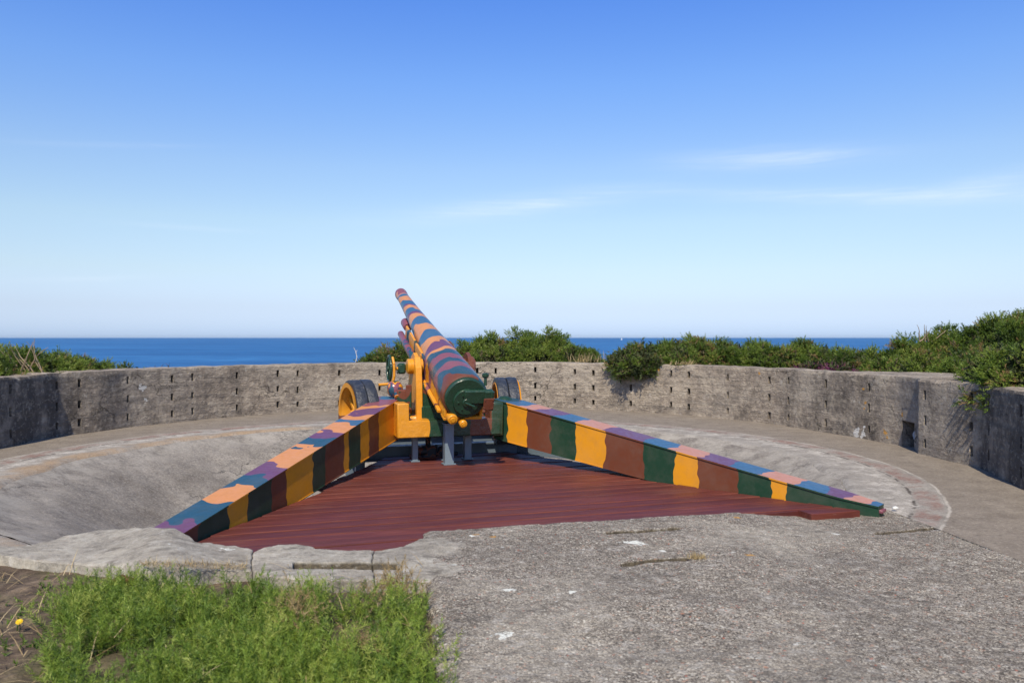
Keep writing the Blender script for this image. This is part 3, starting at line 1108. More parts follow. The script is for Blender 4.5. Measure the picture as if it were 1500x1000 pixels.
def build_apron():
    nu, nv = 420, 300
    us = np.linspace(0, 1, nu) ** 1.35
    vs = np.linspace(0, 1, nv)
    V, SL = [], []
    Yn = -3.0
    for u in us:
        for v in vs:
            Y = Yn
            X = 0
            # rows crowd where the picture looks (beyond 3 m)
            vv = v
            Xa = XL(4.5) + (8.5 - XL(4.5)) * u
            Ye = float(np.interp(Xa, ex, ey)) + (0.03 if Xa < 0 else 0.014) * fbm(Xa * 3, 1.1, 0, 4) + 0.012 * nz(Xa * 13, 4.4)
            Y = Yn + (3.0 - Yn) * (vv / .08) if vv < .08 else 3.0 + (Ye - 3.0) * ((vv - .08) / .92)
            X = XL(Y) + (8.5 - XL(Y)) * u
            if u == 0:
                pass
            X += (0.055 * fbm(Y * 2.1, 0.3, 0, 5) + .02 * nz(Y * 11, 3.3)) * (1 - u) ** 30
            z = float(zap(X)) + 0.016 * fbm(X * 1.6, Y * 1.6, 0, 5) + 0.004 * nz(X * 22, Y * 22, 3)
            # worn rim
            z -= 0.014 * max(0, 1 - (Ye - Y) / .06) ** 2
            z -= 0.025 * max(0, 1 - u * 8.9 / .08) ** 2
            p = np.array([X, Y])
            sl_ = 0.0
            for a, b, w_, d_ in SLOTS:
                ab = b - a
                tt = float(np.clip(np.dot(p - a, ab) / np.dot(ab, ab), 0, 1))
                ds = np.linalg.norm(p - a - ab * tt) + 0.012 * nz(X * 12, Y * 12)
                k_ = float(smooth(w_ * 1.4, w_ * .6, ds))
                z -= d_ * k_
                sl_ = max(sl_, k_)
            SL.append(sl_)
            V.append((X, Y, z))
    F = grid_faces(nu, nv)
    # skirts down the far edge and the left edge
    b = len(V)
    for i in range(nu):
        v = V[i * nv + nv - 1]
        V.append((v[0] - .01, v[1] - .05, -1.05))
    for i in range(nu - 1):
        F.append((i * nv + nv - 1, b + i, b + i + 1, (i + 1) * nv + nv - 1)[::-1])
    b2 = len(V)
    for j in range(nv):
        v = V[j]
        V.append((v[0] + .02, v[1], -0.15))
    for j in range(nv - 1):
        F.append((j, j + 1, b2 + j + 1, b2 + j)[::-1])
    W = [(Pa(*q), r) for q, r in (((930, 795), .085), ((970, 806), .035), ((1300, 741), .06), ((745, 866), .05), ((740, 928), .06), ((690, 785), .035), ((1225, 783), .04), ((840, 868), .035), ((1312, 745), .05))]
    O = [(Pa(*q), r) for q, r in (((695, 783), .035), ((722, 786), .03), ((1310, 738), .09), ((1345, 750), .07), ((1100, 815), .045), ((1080, 758), .035), ((1365, 752), .05))]
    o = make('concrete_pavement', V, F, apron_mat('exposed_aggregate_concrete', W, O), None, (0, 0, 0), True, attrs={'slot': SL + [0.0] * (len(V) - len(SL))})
    fix_normals(o)
    shade_auto(o, 55)
    tag(o, kind='structure', label='rough slab of weathered concrete with exposed stones')


build_apron()

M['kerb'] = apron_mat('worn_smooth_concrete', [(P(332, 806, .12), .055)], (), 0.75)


def kerb(name, far, near, slot=None, label=''):
    fx = np.array([p[0] for p in far])
    fy = np.array([p[1] for p in far])
    nx = np.array([p[0] for p in near])
    ny = np.array([p[1] for p in near])
    x0, x1 = max(fx[0], nx[0]), min(fx[-1], nx[-1])
    nu, nv = int((x1 - x0) / 1.6) + 2, 44
    V, SL = [], []
    for i in range(nu):
        px = x0 + (x1 - x0) * i / (nu - 1)
        a, b = np.interp(px, fx, fy), np.interp(px, nx, ny)
        px0_ = px
        a += 1.5 * fbm(px * .06, 2.2, 0, 5) + .8 * abs(nz(px * .22, 6.1))
        b += 1.2 * fbm(px * .05, 7.2, 0, 4)
        for j in range(nv):
            u = j / (nv - 1)
            px = px0_ + 3.2 * fbm((b + (a - b) * u) * .11, 5.5, 0, 4) * max(0, 1 - min(px0_ - x0, x1 - px0_) / 30)
            p = P(px, b + (a - b) * u, 0.12)
            zb_ = .12 + (.095 * math.exp(-((px0_ - 240) / 60) ** 2) if x0 < 0 else 0)
            p = P(px, b + (a - b) * u, zb_)
            z = zb_ + 0.008 * fbm(p[0] * 3, p[1] * 3, 0, 5)
            edge = min(u, 1 - u, (px0_ - x0) / 40, (x1 - px0_) / 40)
            sl_ = 0.0
            z -= 0.009 * max(0, 1 - edge / .05) ** 2
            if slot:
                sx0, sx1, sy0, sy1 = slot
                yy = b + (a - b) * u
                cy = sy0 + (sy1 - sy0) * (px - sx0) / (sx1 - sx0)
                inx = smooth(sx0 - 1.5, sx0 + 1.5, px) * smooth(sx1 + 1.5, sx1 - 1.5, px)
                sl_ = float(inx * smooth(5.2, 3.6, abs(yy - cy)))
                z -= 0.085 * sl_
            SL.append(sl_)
            V.append((p[0], p[1], z))
    F = grid_faces(nu, nv)
    b = len(V)
    ring = [i * nv for i in range(nu)] + [(nu - 1) * nv + j for j in range(1, nv)] + [i * nv + nv - 1 for i in range(nu - 2, -1, -1)] + [j for j in range(nv - 2, 0, -1)]
    for r in ring:
        v = V[r]
        V.append((v[0], v[1], -0.45))
    n = len(ring)
    for k in range(n):
        F.append((ring[k], ring[(k + 1) % n], b + (k + 1) % n, b + k))
    org = np.mean(np.array(V[:b]), axis=0)
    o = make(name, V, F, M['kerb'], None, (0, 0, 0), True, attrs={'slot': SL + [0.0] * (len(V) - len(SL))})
    fix_normals(o)
    shade_auto(o, 50)
    tag(o, label, 'concrete slab', 'broken concrete slabs along the pit edge')
    return o


kerb('broken_slab', [(-120, 812), (0, 800), (45, 796), (95, 784), (150, 774), (218, 770), (254, 773), (277, 784), (285, 792), (345, 798), (369, 804)],
     [(-120, 832), (0, 813), (27, 818), (91, 823), (150, 828), (204, 827), (290, 832), (369, 835)], None, 'long grey broken slab humped above the soil at the foot of the left gun trail')
kerb('broken_slab', [(370.3, 807), (384, 801), (425, 795), (450, 797), (462, 802), (500, 803), (546, 804)],
     [(370.3, 836), (400, 845), (470, 848), (546, 849)], (430, 560, 828, 829), 'grey broken slab with a long dark slot, between the humped slab and the red deck')
kerb('broken_slab', [(547.3, 804), (590, 799), (603, 793), (616, 788), (642, 786)], [(547.3, 849), (580, 850), (642, 851)], (535, 580, 829, 829), 'short grey broken slab with the end of a slot, against the rough pavement')


# soil left of the apron
def zsoil(X, Y):
    return 0.045 + 0.02 * fbm(X * 1.5, Y * 1.5, 0, 5)


V = []
nu, nv = 230, 190
for i in range(nu):
    for j in range(nv):
        u, v = i / (nu - 1), j / (nv - 1)
        Y = -3.5 + (5.75 + 3.5) * (1 - (1 - v) ** 1.3)
        Y += 0.35 * smooth(-2.2, -3.6, -9 + 8.7 * u) if False else 0
        X = -9 + (XL(Y) - .01 + 9) * (1 - (1 - u) ** 1.5)
        z = zsoil(X, Y) + 0.012 * fbm(X * 9, Y * 9, 4, 4)
        if v > .97:
            z -= .08 * (v - .97) / .03
        V.append((X, Y, z))
o = make('soil_ground', V, grid_faces(nu, nv), M['soil'], None, (0, 0, 0), True)
tag(o, kind='structure')


# ------------------------------------------------------------------ plants
def unit(a):
    return a / np.maximum(np.linalg.norm(a, axis=-1, keepdims=True), 1e-9)


def sprigs(base, dirs, length, nn, nl, nw, r=rng, spread=0.9, stem=True):
    """spiny shoots: a thin stem with needles all round; returns verts, tris, index of shoot per vertex"""
    N = len(base)
    length = np.broadcast_to(length, (N,))
    d = unit(dirs)
    tt = np.tile((np.arange(nn) + 0.6) / nn, (N, 1)) + r.normal(0, .04, (N, nn))
    p = base[:, None, :] + d[:, None, :] * (tt * length[:, None])[..., None]
    rad = unit(r.normal(size=(N, nn, 3)))
    rad = unit(rad - d[:, None, :] * np.sum(rad * d[:, None, :], -1, keepdims=True))
    nd = unit(d[:, None, :] * (0.55 + .5 * tt[..., None]) + rad * spread)
    side = unit(np.cross(nd, r.normal(size=(N, nn, 3))))
    ll = (nl * (1.15 - 0.55 * tt) * r.uniform(.7, 1.3, (N, nn)))[..., None]
    a = p - side * nw / 2
    b = p + side * nw / 2
    c = p + nd * ll
    v = np.stack([a, b, c], axis=2).reshape(-1, 3)
    idx = np.repeat(np.arange(N), nn * 3)
    tri = np.arange(len(v)).reshape(-1, 3)
    if stem:
        s = unit(np.cross(d, r.normal(size=(N, 3)))) * nw * .6
        sv = np.stack([base - s, base + s, base + d * length[:, None]], axis=1).reshape(-1, 3)
        tri = np.concatenate([tri, np.arange(len(sv)).reshape(-1, 3) + len(v)])
        v = np.concatenate([v, sv])
        idx = np.concatenate([idx, np.repeat(np.arange(N), 3)])
    return v, tri, idx


GORSE = foliage('gorse_spines', [(0.0, (0.042, 0.074, 0.014, 1)), (0.35, (0.098, 0.160, 0.024, 1)), (0.7, (0.172, 0.242, 0.038, 1)), (0.93, (0.24, 0.285, 0.055, 1)), (1.0, (0.28, 0.18, 0.08, 1))])
DEAD = foliage('dead_gorse_twigs', [(0.0, (0.032, 0.042, 0.013, 1)), (0.6, (0.045, 0.062, 0.018, 1)), (1.0, (0.095, 0.075, 0.036, 1))], trans=0.05, rough=.8)
BARK = foliage('pale_dead_wood', [(0.0, (0.28, 0.21, 0.14, 1)), (1.0, (0.28, 0.21, 0.14, 1))], trans=0.0, rough=.8)
HEATHER = foliage('heather_bloom', [(0.0, (0.06, 0.075, 0.02, 1)), (0.3, (0.14, 0.03, 0.10, 1)), (0.7, (0.22, 0.04, 0.15, 1)), (1.0, (0.33, 0.24, 0.05, 1))], trans=.2)
STRAW = foliage('dry_straw', [(0.0, (0.26, 0.18, 0.085, 1)), (0.5, (0.42, 0.31, 0.16, 1)), (1.0, (0.55, 0.44, 0.26, 1))], trans=.25, rough=.7)
TURF = foliage('green_spiny_ground_plants', [(0.0, (0.045, 0.085, 0.016, 1)), (0.4, (0.12, 0.20, 0.028, 1)), (0.75, (0.215, 0.305, 0.042, 1)), (1.0, (0.35, 0.41, 0.09, 1))], trans=.3)


def blob_z(px, Y, py, rz):
    return H - (py - HOR) / F_ * Y - rz


def bush(blobs, label, group='gorse bushes growing behind the parapet wall', name='gorse_bush', dens=1.0, mat=None, sl=0.105, brown=0.02, ground=0.86, overhang=False, nl=.05, dead_branches=()):
    B = []
    for (px, Y, py, rx, ry, rz) in blobs:
        B.append((np.array([(px - CX) / F_ * Y, Y, blob_z(px, Y, py, rz * .93) - (.05 if Y < 12 else .09 if 975 < px < 1300 else .16)]), np.array([rx * 1.1, ry, rz])))
    c0 = np.mean([b[0] for b in B], axis=0)
    root = empty(name, (c0[0], c0[1], ground))
    tag(root, label, 'bush', group)
    hue_ = rng.uniform(-.13, .10)
    base, dirs, tint = [], [], []
    inner, innert = [], []
    for bi, (c, r) in enumerate(B):
        area = 2.6 * math.pi * (r[0] * r[1] + r[0] * r[2] + r[1] * r[2]) / 3 * 1.5
        ncl = int(area * 22 * dens)
        u = unit(rng.normal(size=(ncl * 2, 3)))
        if not overhang:
            u = u[u[:, 2] > -.35]
        u = u[:ncl]
        lump = np.array([1 + .22 * fbm(*(q * 2.1 + bi * 3.7), 3) for q in u])
        pc = c + u * r * (lump * rng.uniform(.80, 1.0, len(u)))[:, None]
        keep = np.ones(len(pc), bool)
        for bj, (c2, r2) in enumerate(B):
            if bj != bi:
                keep &= np.sum(((pc - c2) / r2) ** 2, axis=1) > .62
        if not overhang:
            keep &= pc[:, 2] > ground - .25
        pc, u = pc[keep], u[keep]
        for k in range(len(pc)):
            n = int(rng.integers(20, 34))
            size = rng.uniform(.09, .19)
            nd = unit(u[k] / r)
            off = unit(rng.normal(size=(n, 3)))
            bp = pc[k] + off * size * rng.uniform(.2, 1, (n, 1)) * np.array([1, 1, .75])
            dd = unit(nd * .5 + off * .9 + np.array([0, 0, .28]) + rng.normal(0, .25, (n, 3)))
            base.append(bp)
            dirs.append(dd)
            tc = rng.uniform(.12, .88) + hue_
            if rng.random() < brown * 3:
                tc = 1.0
            tint.append(np.clip(tc + rng.normal(0, .12, n), 0, 1 if tc == 1.0 else .93))
        # inner twigs
        ni = int(300 * r[0] * r[1] * r[2] * 6 + 160)
        q = unit(rng.normal(size=(ni, 3))) * (rng.uniform(.3, .86, (ni, 1)))
        inner.append(c + q * r)
    base, dirs, tint = np.concatenate(base), np.concatenate(dirs), np.concatenate(tint)
    L_ = rng.uniform(.55, 1.25, len(base)) * sl
    # a few long leaders break the outline
    lead = rng.random(len(base)) < .012
    L_[lead] *= 1.7
    v, tri, idx = sprigs(base, dirs, L_, 13, nl, .013)
    fast('foliage', v, tri, mat or GORSE, root, attrs={'tint': tint[idx]})
    inner = np.concatenate(inner)
    if not overhang:
        inner = inner[inner[:, 2] > ground - .2]
    dn = unit(rng.normal(size=inner.shape) + np.array([0, 0, .6]))
    v, tri, idx = sprigs(inner, dn, .26, 8, .11, .045)
    fast('twigs', v, tri, DEAD, root, attrs={'tint': rng.random(len(inner))[idx]})
    if len(dead_branches):
        for pts, rr in dead_branches:
            mbb = MB()
            mbb.tube(pts, [rr * (1 - .75 * i / (len(pts) - 1)) for i in range(len(pts))], 6)
            mbb.build('bare_branch', BARK, root)
    return root


def branch_fan(px, Y, py, n, length, seed):
    r = random.Random(seed)
    out = []
    b = at(px, Y, py)
    for k in range(n):
        a = r.uniform(-.9, .9)
        pts = [b + np.array([r.uniform(-.25, .25), r.uniform(-.1, .1), 0])]
        d = np.array([math.sin(a), -.25, math.cos(a)])
        for i in range(5):
            d = d + np.array([r.uniform(-.35, .35), r.uniform(-.2, .2), r.uniform(-.1, .25)])
            d /= np.linalg.norm(d)
            pts.append(pts[-1] + d * length / 5)
        out.append((pts, .013))
    return out


bush([(-50, 13.0, 502, 1.0, .7, .8), (-5, 13.6, 506, .7, .6, .75), (45, 13.9, 508, .65, .6, .7), (92, 14.6, 515, .5, .5, .6)], 'wide gorse bush with bare tan branches at the far left end of the wall', dead_branches=branch_fan(50, 13.25, 548, 10, .62, 3), brown=.03)
bush([(130, 15.3, 522, .55, .55, .55), (172, 15.9, 529, .55, .5, .48), (208, 16.5, 539, .42, .4, .36)], 'low gorse bush sloping down to the right beside the bush with bare branches')
bush([(545, 20.1, 517, .42, .5, .5), (572, 20.2, 506, .5, .55, .7), (600, 20.3, 497, .55, .6, .85), (630, 20.5, 503, .5, .6, .8)], 'gorse bush seen just left of the gun barrel above the wall')
bush([(662, 20.6, 503, .45, .6, .7), (695, 20.6, 498, .55, .6, .8), (722, 20.7, 489, .6, .7, 1.), (765, 20.8, 485, .75, .7, 1.05), (808, 20.7, 484, .55, .6, .95), (785, 20.2, 500, .85, .5, .6), (725, 20.2, 502, .7, .5, .6)],
     'large rounded gorse bush just right of the gun barrel, against the sea')
bush([(842, 20.0, 500, .42, .45, .6), (862, 19.9, 507, .34, .4, .5)], 'small gorse bush with dry stalks at the right foot of the large rounded bush')
bush([(938, 18.05, 499, .45, .45, .30), (912, 17.9, 511, .26, .32, .22), (966, 18.2, 501, .42, .45, .34), (930, 17.62, 519, .32, .15, .14), (952, 17.6, 521, .28, .14, .13), (985, 18.4, 502, .4, .5, .36)],
     'gorse bush spilling over the front of the wall', overhang=True, brown=.03, ground=1.0)
bush([(1000, 17.6, 511, .32, .35, .26), (995, 18.3, 501, .55, .6, .65), (1022, 18.0, 497, .5, .6, .7), (1052, 17.9, 500, .5, .6, .7)], 'pale green gorse bush with brown patches right of the overhanging bush', brown=.07)
bush([(1082, 17.7, 505, .5, .6, .62), (1118, 17.5, 504, .6, .6, .65), (1150, 17.2, 508, .5, .5, .6)], 'low even gorse bush in the hedge, midway between the overhanging bush and the heather')
bush([(1176, 17.4, 499, .33, .5, .7), (1190, 17.4, 500, .3, .5, .7), (1215, 16.8, 511, .55, .5, .55), (1240, 16.4, 512, .5, .5, .55)], 'gorse bush with a round knob on top, behind the purple heather')
bush([(1268, 16.1, 514, .5, .5, .55), (1298, 15.9, 514, .5, .5, .6)], 'low gorse bush between the heather and the tall bushes on the right')
bush([(1322, 15.6, 502, .45, .6, .8), (1352, 15.4, 490, .6, .7, 1.), (1392, 15.2, 480, .7, .8, 1.15), (1360, 14.6, 512, .8, .6, .6), (1300, 15.0, 522, .5, .4, .42)], 'tall dark gorse bush with brown tips above the corner of the wall', brown=.04, dead_branches=branch_fan(1348, 15.0, 500, 5, .34, 11))
bush([(1440, 14.7, 468, .8, .8, 1.25), (1490, 14.2, 462, .8, .9, 1.3), (1550, 13.8, 455, 1., .9, 1.4), (1450, 13.4, 500, .8, .6, .7), (1500, 14.8, 452, .35, .4, .5)], 'tallest gorse bush, cut by the right edge of the photo', brown=.02)
bush([(1446, 11.3, 534, .22, .3, .22), (1466, 10.9, 522, .38, .42, .34), (1485, 10.2, 510, .48, .5, .48), (1540, 9.7, 500, .6, .5, .55), (1484, 10.3, 526, .3, .26, .14), (1512, 9.9, 529, .32, .28, .17)], 'near gorse bush resting on the top of the right-hand wall', overhang=True, ground=1.05, brown=.03)

h_ = bush([(1192, 15.5, 533, .28, .25, .18), (1228, 15.1, 535, .26, .22, .16)], 'patch of purple heather in bloom on top of the wall', group=None, name='heather', mat=HEATHER, sl=.09, nl=.03, ground=.98, dens=2.0)
h_['category'] = 'heather'


# dry stalks on the wall, dead twig
def tuft(name, centre, n, hgt, spread, mat, label, cat, lean=(0, 0, 1), w_=.006, kind='stuff'):
    c = np.array(centre)
    b = c + rng.normal(size=(n, 3)) * np.array([spread[0], spread[1], 0])
    d = unit(np.array(lean) + rng.normal(0, .38, (n, 3)))
    hh = hgt * rng.uniform(.5, 1.2, (n, 1))
    s = unit(np.cross(d, rng.normal(size=(n, 3)))) * w_ / 2
    mid = b + d * hh * .55
    tip = b + d * hh + rng.normal(0, .2, (n, 3)) * hh * .5
    v = np.stack([b - s, b + s, mid + s * .8, mid - s * .8, tip], 1).reshape(-1, 3)
    k = np.arange(n)[:, None] * 5
    tri = np.concatenate([k + np.array([[0, 1, 2]]), k + np.array([[0, 2, 3]]), k + np.array([[3, 2, 4]])])
    o = fast(name, v, tri, mat, None, c, attrs={'tint': np.repeat(rng.random(n), 5)})
    tag(o, label, cat, kind=kind)
    return o


tuft('dry_grass_tuft', at(856, 19.4, 529) - np.array([0, 0, .02]), 90, .28, (.22, .08), STRAW, 'tuft of dry straw-coloured stalks behind the wall beside the small gorse bush', 'dry grass', w_=.012)
tuft('dry_grass_tuft', at(1005, 17.1, 532) - np.array([0, 0, .02]), 60, .12, (.2, .08), STRAW, 'dry straw-coloured grass on the wall top right of the overhanging bush', 'dry grass', lean=(.4, -.3, .6), w_=.012)
tuft('dry_grass_tuft', Pa(1022, 818), 130, .05, (.035, .012), STRAW, 'small tuft of dry grass growing in a slot of the pavement', 'dry grass', w_=.0035)
mb = MB()
p0 = at(521, 19.6, 530)
mb.tube([p0, p0 + np.array([.03, 0, .12]), p0 + np.array([0, 0, .26]), p0 + np.array([-.05, 0, .36])], [.010, .009, .006, .003], 6)
mb.tube([p0 + np.array([0, 0, .22]), p0 + np.array([.04, 0, .30])], [.006, .003], 6)
M['twig'] = paint('bleached_wood', (.62, .58, .52, 1), .8, .1)
o = mb.build('dead_twig', M['twig'], None, p0)
tag(o, 'bleached bare twig standing up behind the wall against the sea', 'twig')
mb = MB()
p0 = at(236, 16.6, 543)
for k in range(14):
    a, l_ = random.uniform(-.8, .8), random.uniform(.08, .2)
    bx = p0 + np.array([random.uniform(-.3, .35), 0, -.03])
    mb.tube([bx, bx + np.array([math.sin(a) * l_ * .5, 0, l_ * .7]), bx + np.array([math.sin(a) * l_, .02, l_])], [.006, .005, .002], 5)
o = mb.build('dry_weed', M['rust'], None, p0)
tag(o, 'thin dry weeds on the wall top at the end of the left bushes', 'weed')

# ---- foreground: green spiny ground plants
def turf():
    n = 3000
    X = rng.uniform(-3.4, -0.2, n * 4)
    Y = rng.uniform(2.6, 5.50, n * 4)
    px = CX + X / Y * F_
    xl = np.array([XL(y) for y in Y])
    left = 108 + 34 * np.array([fbm(y * 3.1, 2.0, 0, 3) for y in Y]) - (5.3 - Y) * 14
    ok = (X < xl + rng.normal(-.07, .05, len(X))) & (px > left + rng.normal(0, 16, len(px)))
    top = np.interp(px, [0, 95, 210, 350, 420, 520, 640], [4.68, 4.78, 4.98, 4.94, 4.76, 4.68, 4.66])
    ok &= Y < top + .08 * np.array([fbm(q * 5, .5, 0, 3) for q in X])
    dens = np.array([fbm(x * 1.9, y * 1.9, 3, 3) for x, y in zip(X, Y)])
    ok &= rng.random(len(X)) < smooth(-.5, .28, dens)
    X, Y, dens = X[ok][:n], Y[ok][:n], dens[ok][:n]
    m = len(X)
    mound = np.array([0.05 + 0.05 * fbm(x * 2.3, y * 2.3, 8, 3) for x, y in zip(X, Y)])
    base = np.stack([X, Y, np.full(m, .05)], 1)
    d = unit(np.stack([rng.normal(0, .48, m), rng.normal(0, .48, m), np.ones(m)], 1))
    Ls = (0.13 + mound * .8) * rng.uniform(.55, 1.45, m)
    tint = np.clip(.5 + dens * .5 + rng.normal(0, .26, m) + .12 * smooth(-1.4, -.6, X), 0, 1)
    v, tri, idx = sprigs(base, d, Ls, 46, .042, .0036, spread=.95)
    # side shoots
    k = rng.integers(0, m, int(m * .9))
    b2 = base[k] + d[k] * (Ls[k] * rng.uniform(.3, .8, len(k)))[:, None]
    d2 = unit(d[k] + rng.normal(0, .7, (len(k), 3)))
    v2, tri2, idx2 = sprigs(b2, d2, .08, 24, .032, .0032, spread=.95)
    V = np.concatenate([v, v2])
    T = np.concatenate([tri, tri2 + len(v)])
    A = np.concatenate([tint[idx], np.clip(tint[k] + .12, 0, 1)[idx2]])
    o = fast('ground_cover', V, T, TURF, None, (0, 0, 0), attrs={'tint': A})
    tag(o, 'bright green spiny ground plants in front of the broken slabs', 'ground cover', kind='stuff')
    # dead patches among them
    cl = [(432, 885), (430, 910), (545, 868), (570, 858), (525, 950), (590, 862), (437, 895), (580, 850)]
    bs, ds = [], []
    for (px, py) in cl:
        c = P(px, py, .17)
        q = 26
        bs.append(c + rng.normal(0, .055, (q, 3)) * np.array([1, 1, .6]))
        ds.append(unit(rng.normal(0, .6, (q, 3)) + np.array([0, 0, .9])))
    bs, ds = np.concatenate(bs), np.concatenate(ds)
    v, tri, idx = sprigs(bs, ds, .09, 22, .028, .0036)
    o = fast('dead_ground_cover', v, tri, STRAW, None, (0, 0, 0), attrs={'tint': (rng.random(len(bs)) * .4)[idx]})
    tag(o, 'withered brown shoots among the green ground plants', 'dead plants', kind='stuff')


turf()


def litter():
    n = 900
    X = rng.uniform(-4.2, -.5, n)
    Y = rng.uniform(2.8, 5.4, n)
    px = CX + X / Y * F_
    keep = (px < 150) | (rng.random(n) < .16)
    X, Y = X[keep], Y[keep]
    n = len(X)
    z = np.array([zsoil(x, y) for x, y in zip(X, Y)]) + np.where(CX + X / Y * F_ > 150, .09, .012)
    b = np.stack([X, Y, z], 1)
    a = rng.uniform(0, 2 * math.pi, n)
    d = np.stack([np.cos(a), np.sin(a), rng.uniform(-.05, .6, n)], 1)
    L_ = rng.uniform(.05, .26, (n, 1))
    up = np.array([0, 0, 1.0])
    s = unit(np.cross(d, up)) * .0022
    mid = b + d * L_ * .5 + np.array([0, 0, .012])
    v = np.stack([b - s, b + s, mid + s, mid - s, b + d * L_], 1).reshape(-1, 3)
    k = np.arange(n)[:, None] * 5
    tri = np.concatenate([k + np.array([[0, 1, 2]]), k + np.array([[0, 2, 3]]), k + np.array([[3, 2, 4]])])
    o = fast('dry_litter', v, tri, STRAW, None, (0, 0, 0), attrs={'tint': np.repeat(rng.random(n), 5)})
    tag(o, 'dry straw stalks lying over the soil and ground plants', 'dry grass', kind='stuff')
    # dry straw mat along the slab foot
    bx = []
    for k in range(520):
        px = random.uniform(208, 362)
        py = 822 + 8 * random.random() + (px - 208) * .03
        bx.append(P(px, py, .125 + .095 * math.exp(-((px - 240) / 60) ** 2)))
    b = np.array(bx)
    n = len(b)
    d = unit(np.stack([rng.normal(0, 1, n), rng.normal(0, .5, n), rng.uniform(0, .7, n)], 1))
    L_ = rng.uniform(.03, .09, (n, 1))
    s = unit(np.cross(d, up)) * .002
    v = np.stack([b - s, b + s, b + d * L_], 1).reshape(-1, 3)
    o = fast('dry_straw', v, np.arange(n * 3).reshape(-1, 3), STRAW, None, (0, 0, 0), attrs={'tint': np.repeat(rng.random(n), 3)})
    tag(o, 'mat of dry straw along the foot of the long humped slab', 'dry grass', kind='stuff')
    # low green weeds on the soil at left
    n = 420
    X = rng.uniform(-4.3, -2.4, n)
    Y = rng.uniform(3.0, 5.3, n)
    px = CX + X / Y * F_
    g = np.array([fbm(x * 2.3, y * 2.3, 6, 3) for x, y in zip(X, Y)])
    ok = (px < 140) & (g > .05)
    b = np.stack([X, Y, np.array([zsoil(x, y) for x, y in zip(X, Y)])], 1)[ok]
    v, tri, idx = sprigs(b, unit(rng.normal(0, .5, b.shape) + np.array([0, 0, 1.])), .05, 12, .03, .007)
    o = fast('weeds', v, tri, TURF, None, (0, 0, 0), attrs={'tint': (rng.random(len(b)) * .6)[idx]})
    tag(o, 'sparse low green weeds on the bare soil at the left', 'weeds', kind='stuff')


litter()

# yellow flower
fc = P(27, 911, .11)
fl = empty('yellow_flower', (fc[0], fc[1], .05))
tag(fl, 'single small yellow flower standing in the dry soil', 'flower')
mb = MB()
mb.tube([(fc[0], fc[1], .03), (fc[0] + .004, fc[1], .08), (fc[0], fc[1], .11)], .0022, 6)
mb.build('stem', M['green'], fl)
mb = MB()
M['petal'] = foliage('yellow_petal', [(0, (.80, .52, .01, 1)), (1, (.80, .52, .01, 1))], trans=.2)
tilt = np.array([0.1, -.55, .8])
tilt /= np.linalg.norm(tilt)
e1 = unit(np.cross(tilt, [0, 0, 1.]))
e2 = np.cross(tilt, e1)
for ring, (r0, r1) in enumerate(((.003, .019), (.002, .013))):
    for k in range(11):
        a = 2 * math.pi * (k + ring * .5) / 11
        d = e1 * math.cos(a) + e2 * math.sin(a)
        s = -e1 * math.sin(a) + e2 * math.cos(a)
        c = fc + tilt * .003 * ring
        mb.add([c + d * r0 - s * .002, c + d * r0 + s * .002, c + d * r1 * .8 + s * .005 + tilt * .003, c + d * r1 + tilt * .002, c + d * r1 * .8 - s * .005 + tilt * .003], [(0, 1, 2, 3, 4)])
mb.build('petals', M['petal'], fl)


# ------------------------------------------------------------------ the gun
C0 = np.array([PC[0], PC[1], 0.0])
FW = np.array([-.308, .951, 0.0])
FW /= np.linalg.norm(FW)
RT = np.array([FW[1], -FW[0], 0.0])
UP = np.array([0, 0, 1.0])


def G(r, f, z):
    return C0 + RT * r + FW * f + UP * z


gun = empty('field_gun', G(0, 0, 0.09))
tag(gun, 'large field gun in striped camouflage paint with its two long trails spread over the deck', 'cannon')

# barrel
BR = np.array([(681.6 - CX) / F_ * 9.3, 9.3, H - 87.7 / F_ * 9.3])
MZ = np.array([-1.87, 13.39, 2.39])
AX = MZ - BR
BL = np.linalg.norm(AX)
AX /= BL
E1 = unit(np.cross(AX, UP))        # to the right
E2 = np.cross(E1, AX)              # up, square to the bore


def bp(d, a, b):
    return BR + AX * d + E1 * a + E2 * b


prof = [(0, .0), (0, .255), (.006, .264), (.02, .270), (.30, .270), (.9, .2435), (1.5, .213), (2.1, .180), (2.7, .152), (3.3, .125), (3.8, .107), (4.25, .094), (4.36, .094), (4.40, .100), (4.50, .101), (BL, .098), (BL, .078), (BL - .5, .078), (BL - .5, 0)]
rprof = lambda d: float(np.interp(d, [0, .3, .9, 1.5, 2.1, 2.7, 3.3, 3.8, 4.25, BL], [.27, .27, .2435, .213, .18, .152, .125, .107, .094, .098]))


def px_to_d(y):
    lo, hi = 0.0, BL
    for _ in range(40):
        m = (lo + hi) / 2
        p = bp(m, 0, rprof(m))
        yy = HOR - (p[2] - H) / p[1] * F_
        if yy > y:
            lo = m
        else:
            hi = m
    return (lo + hi) / 2


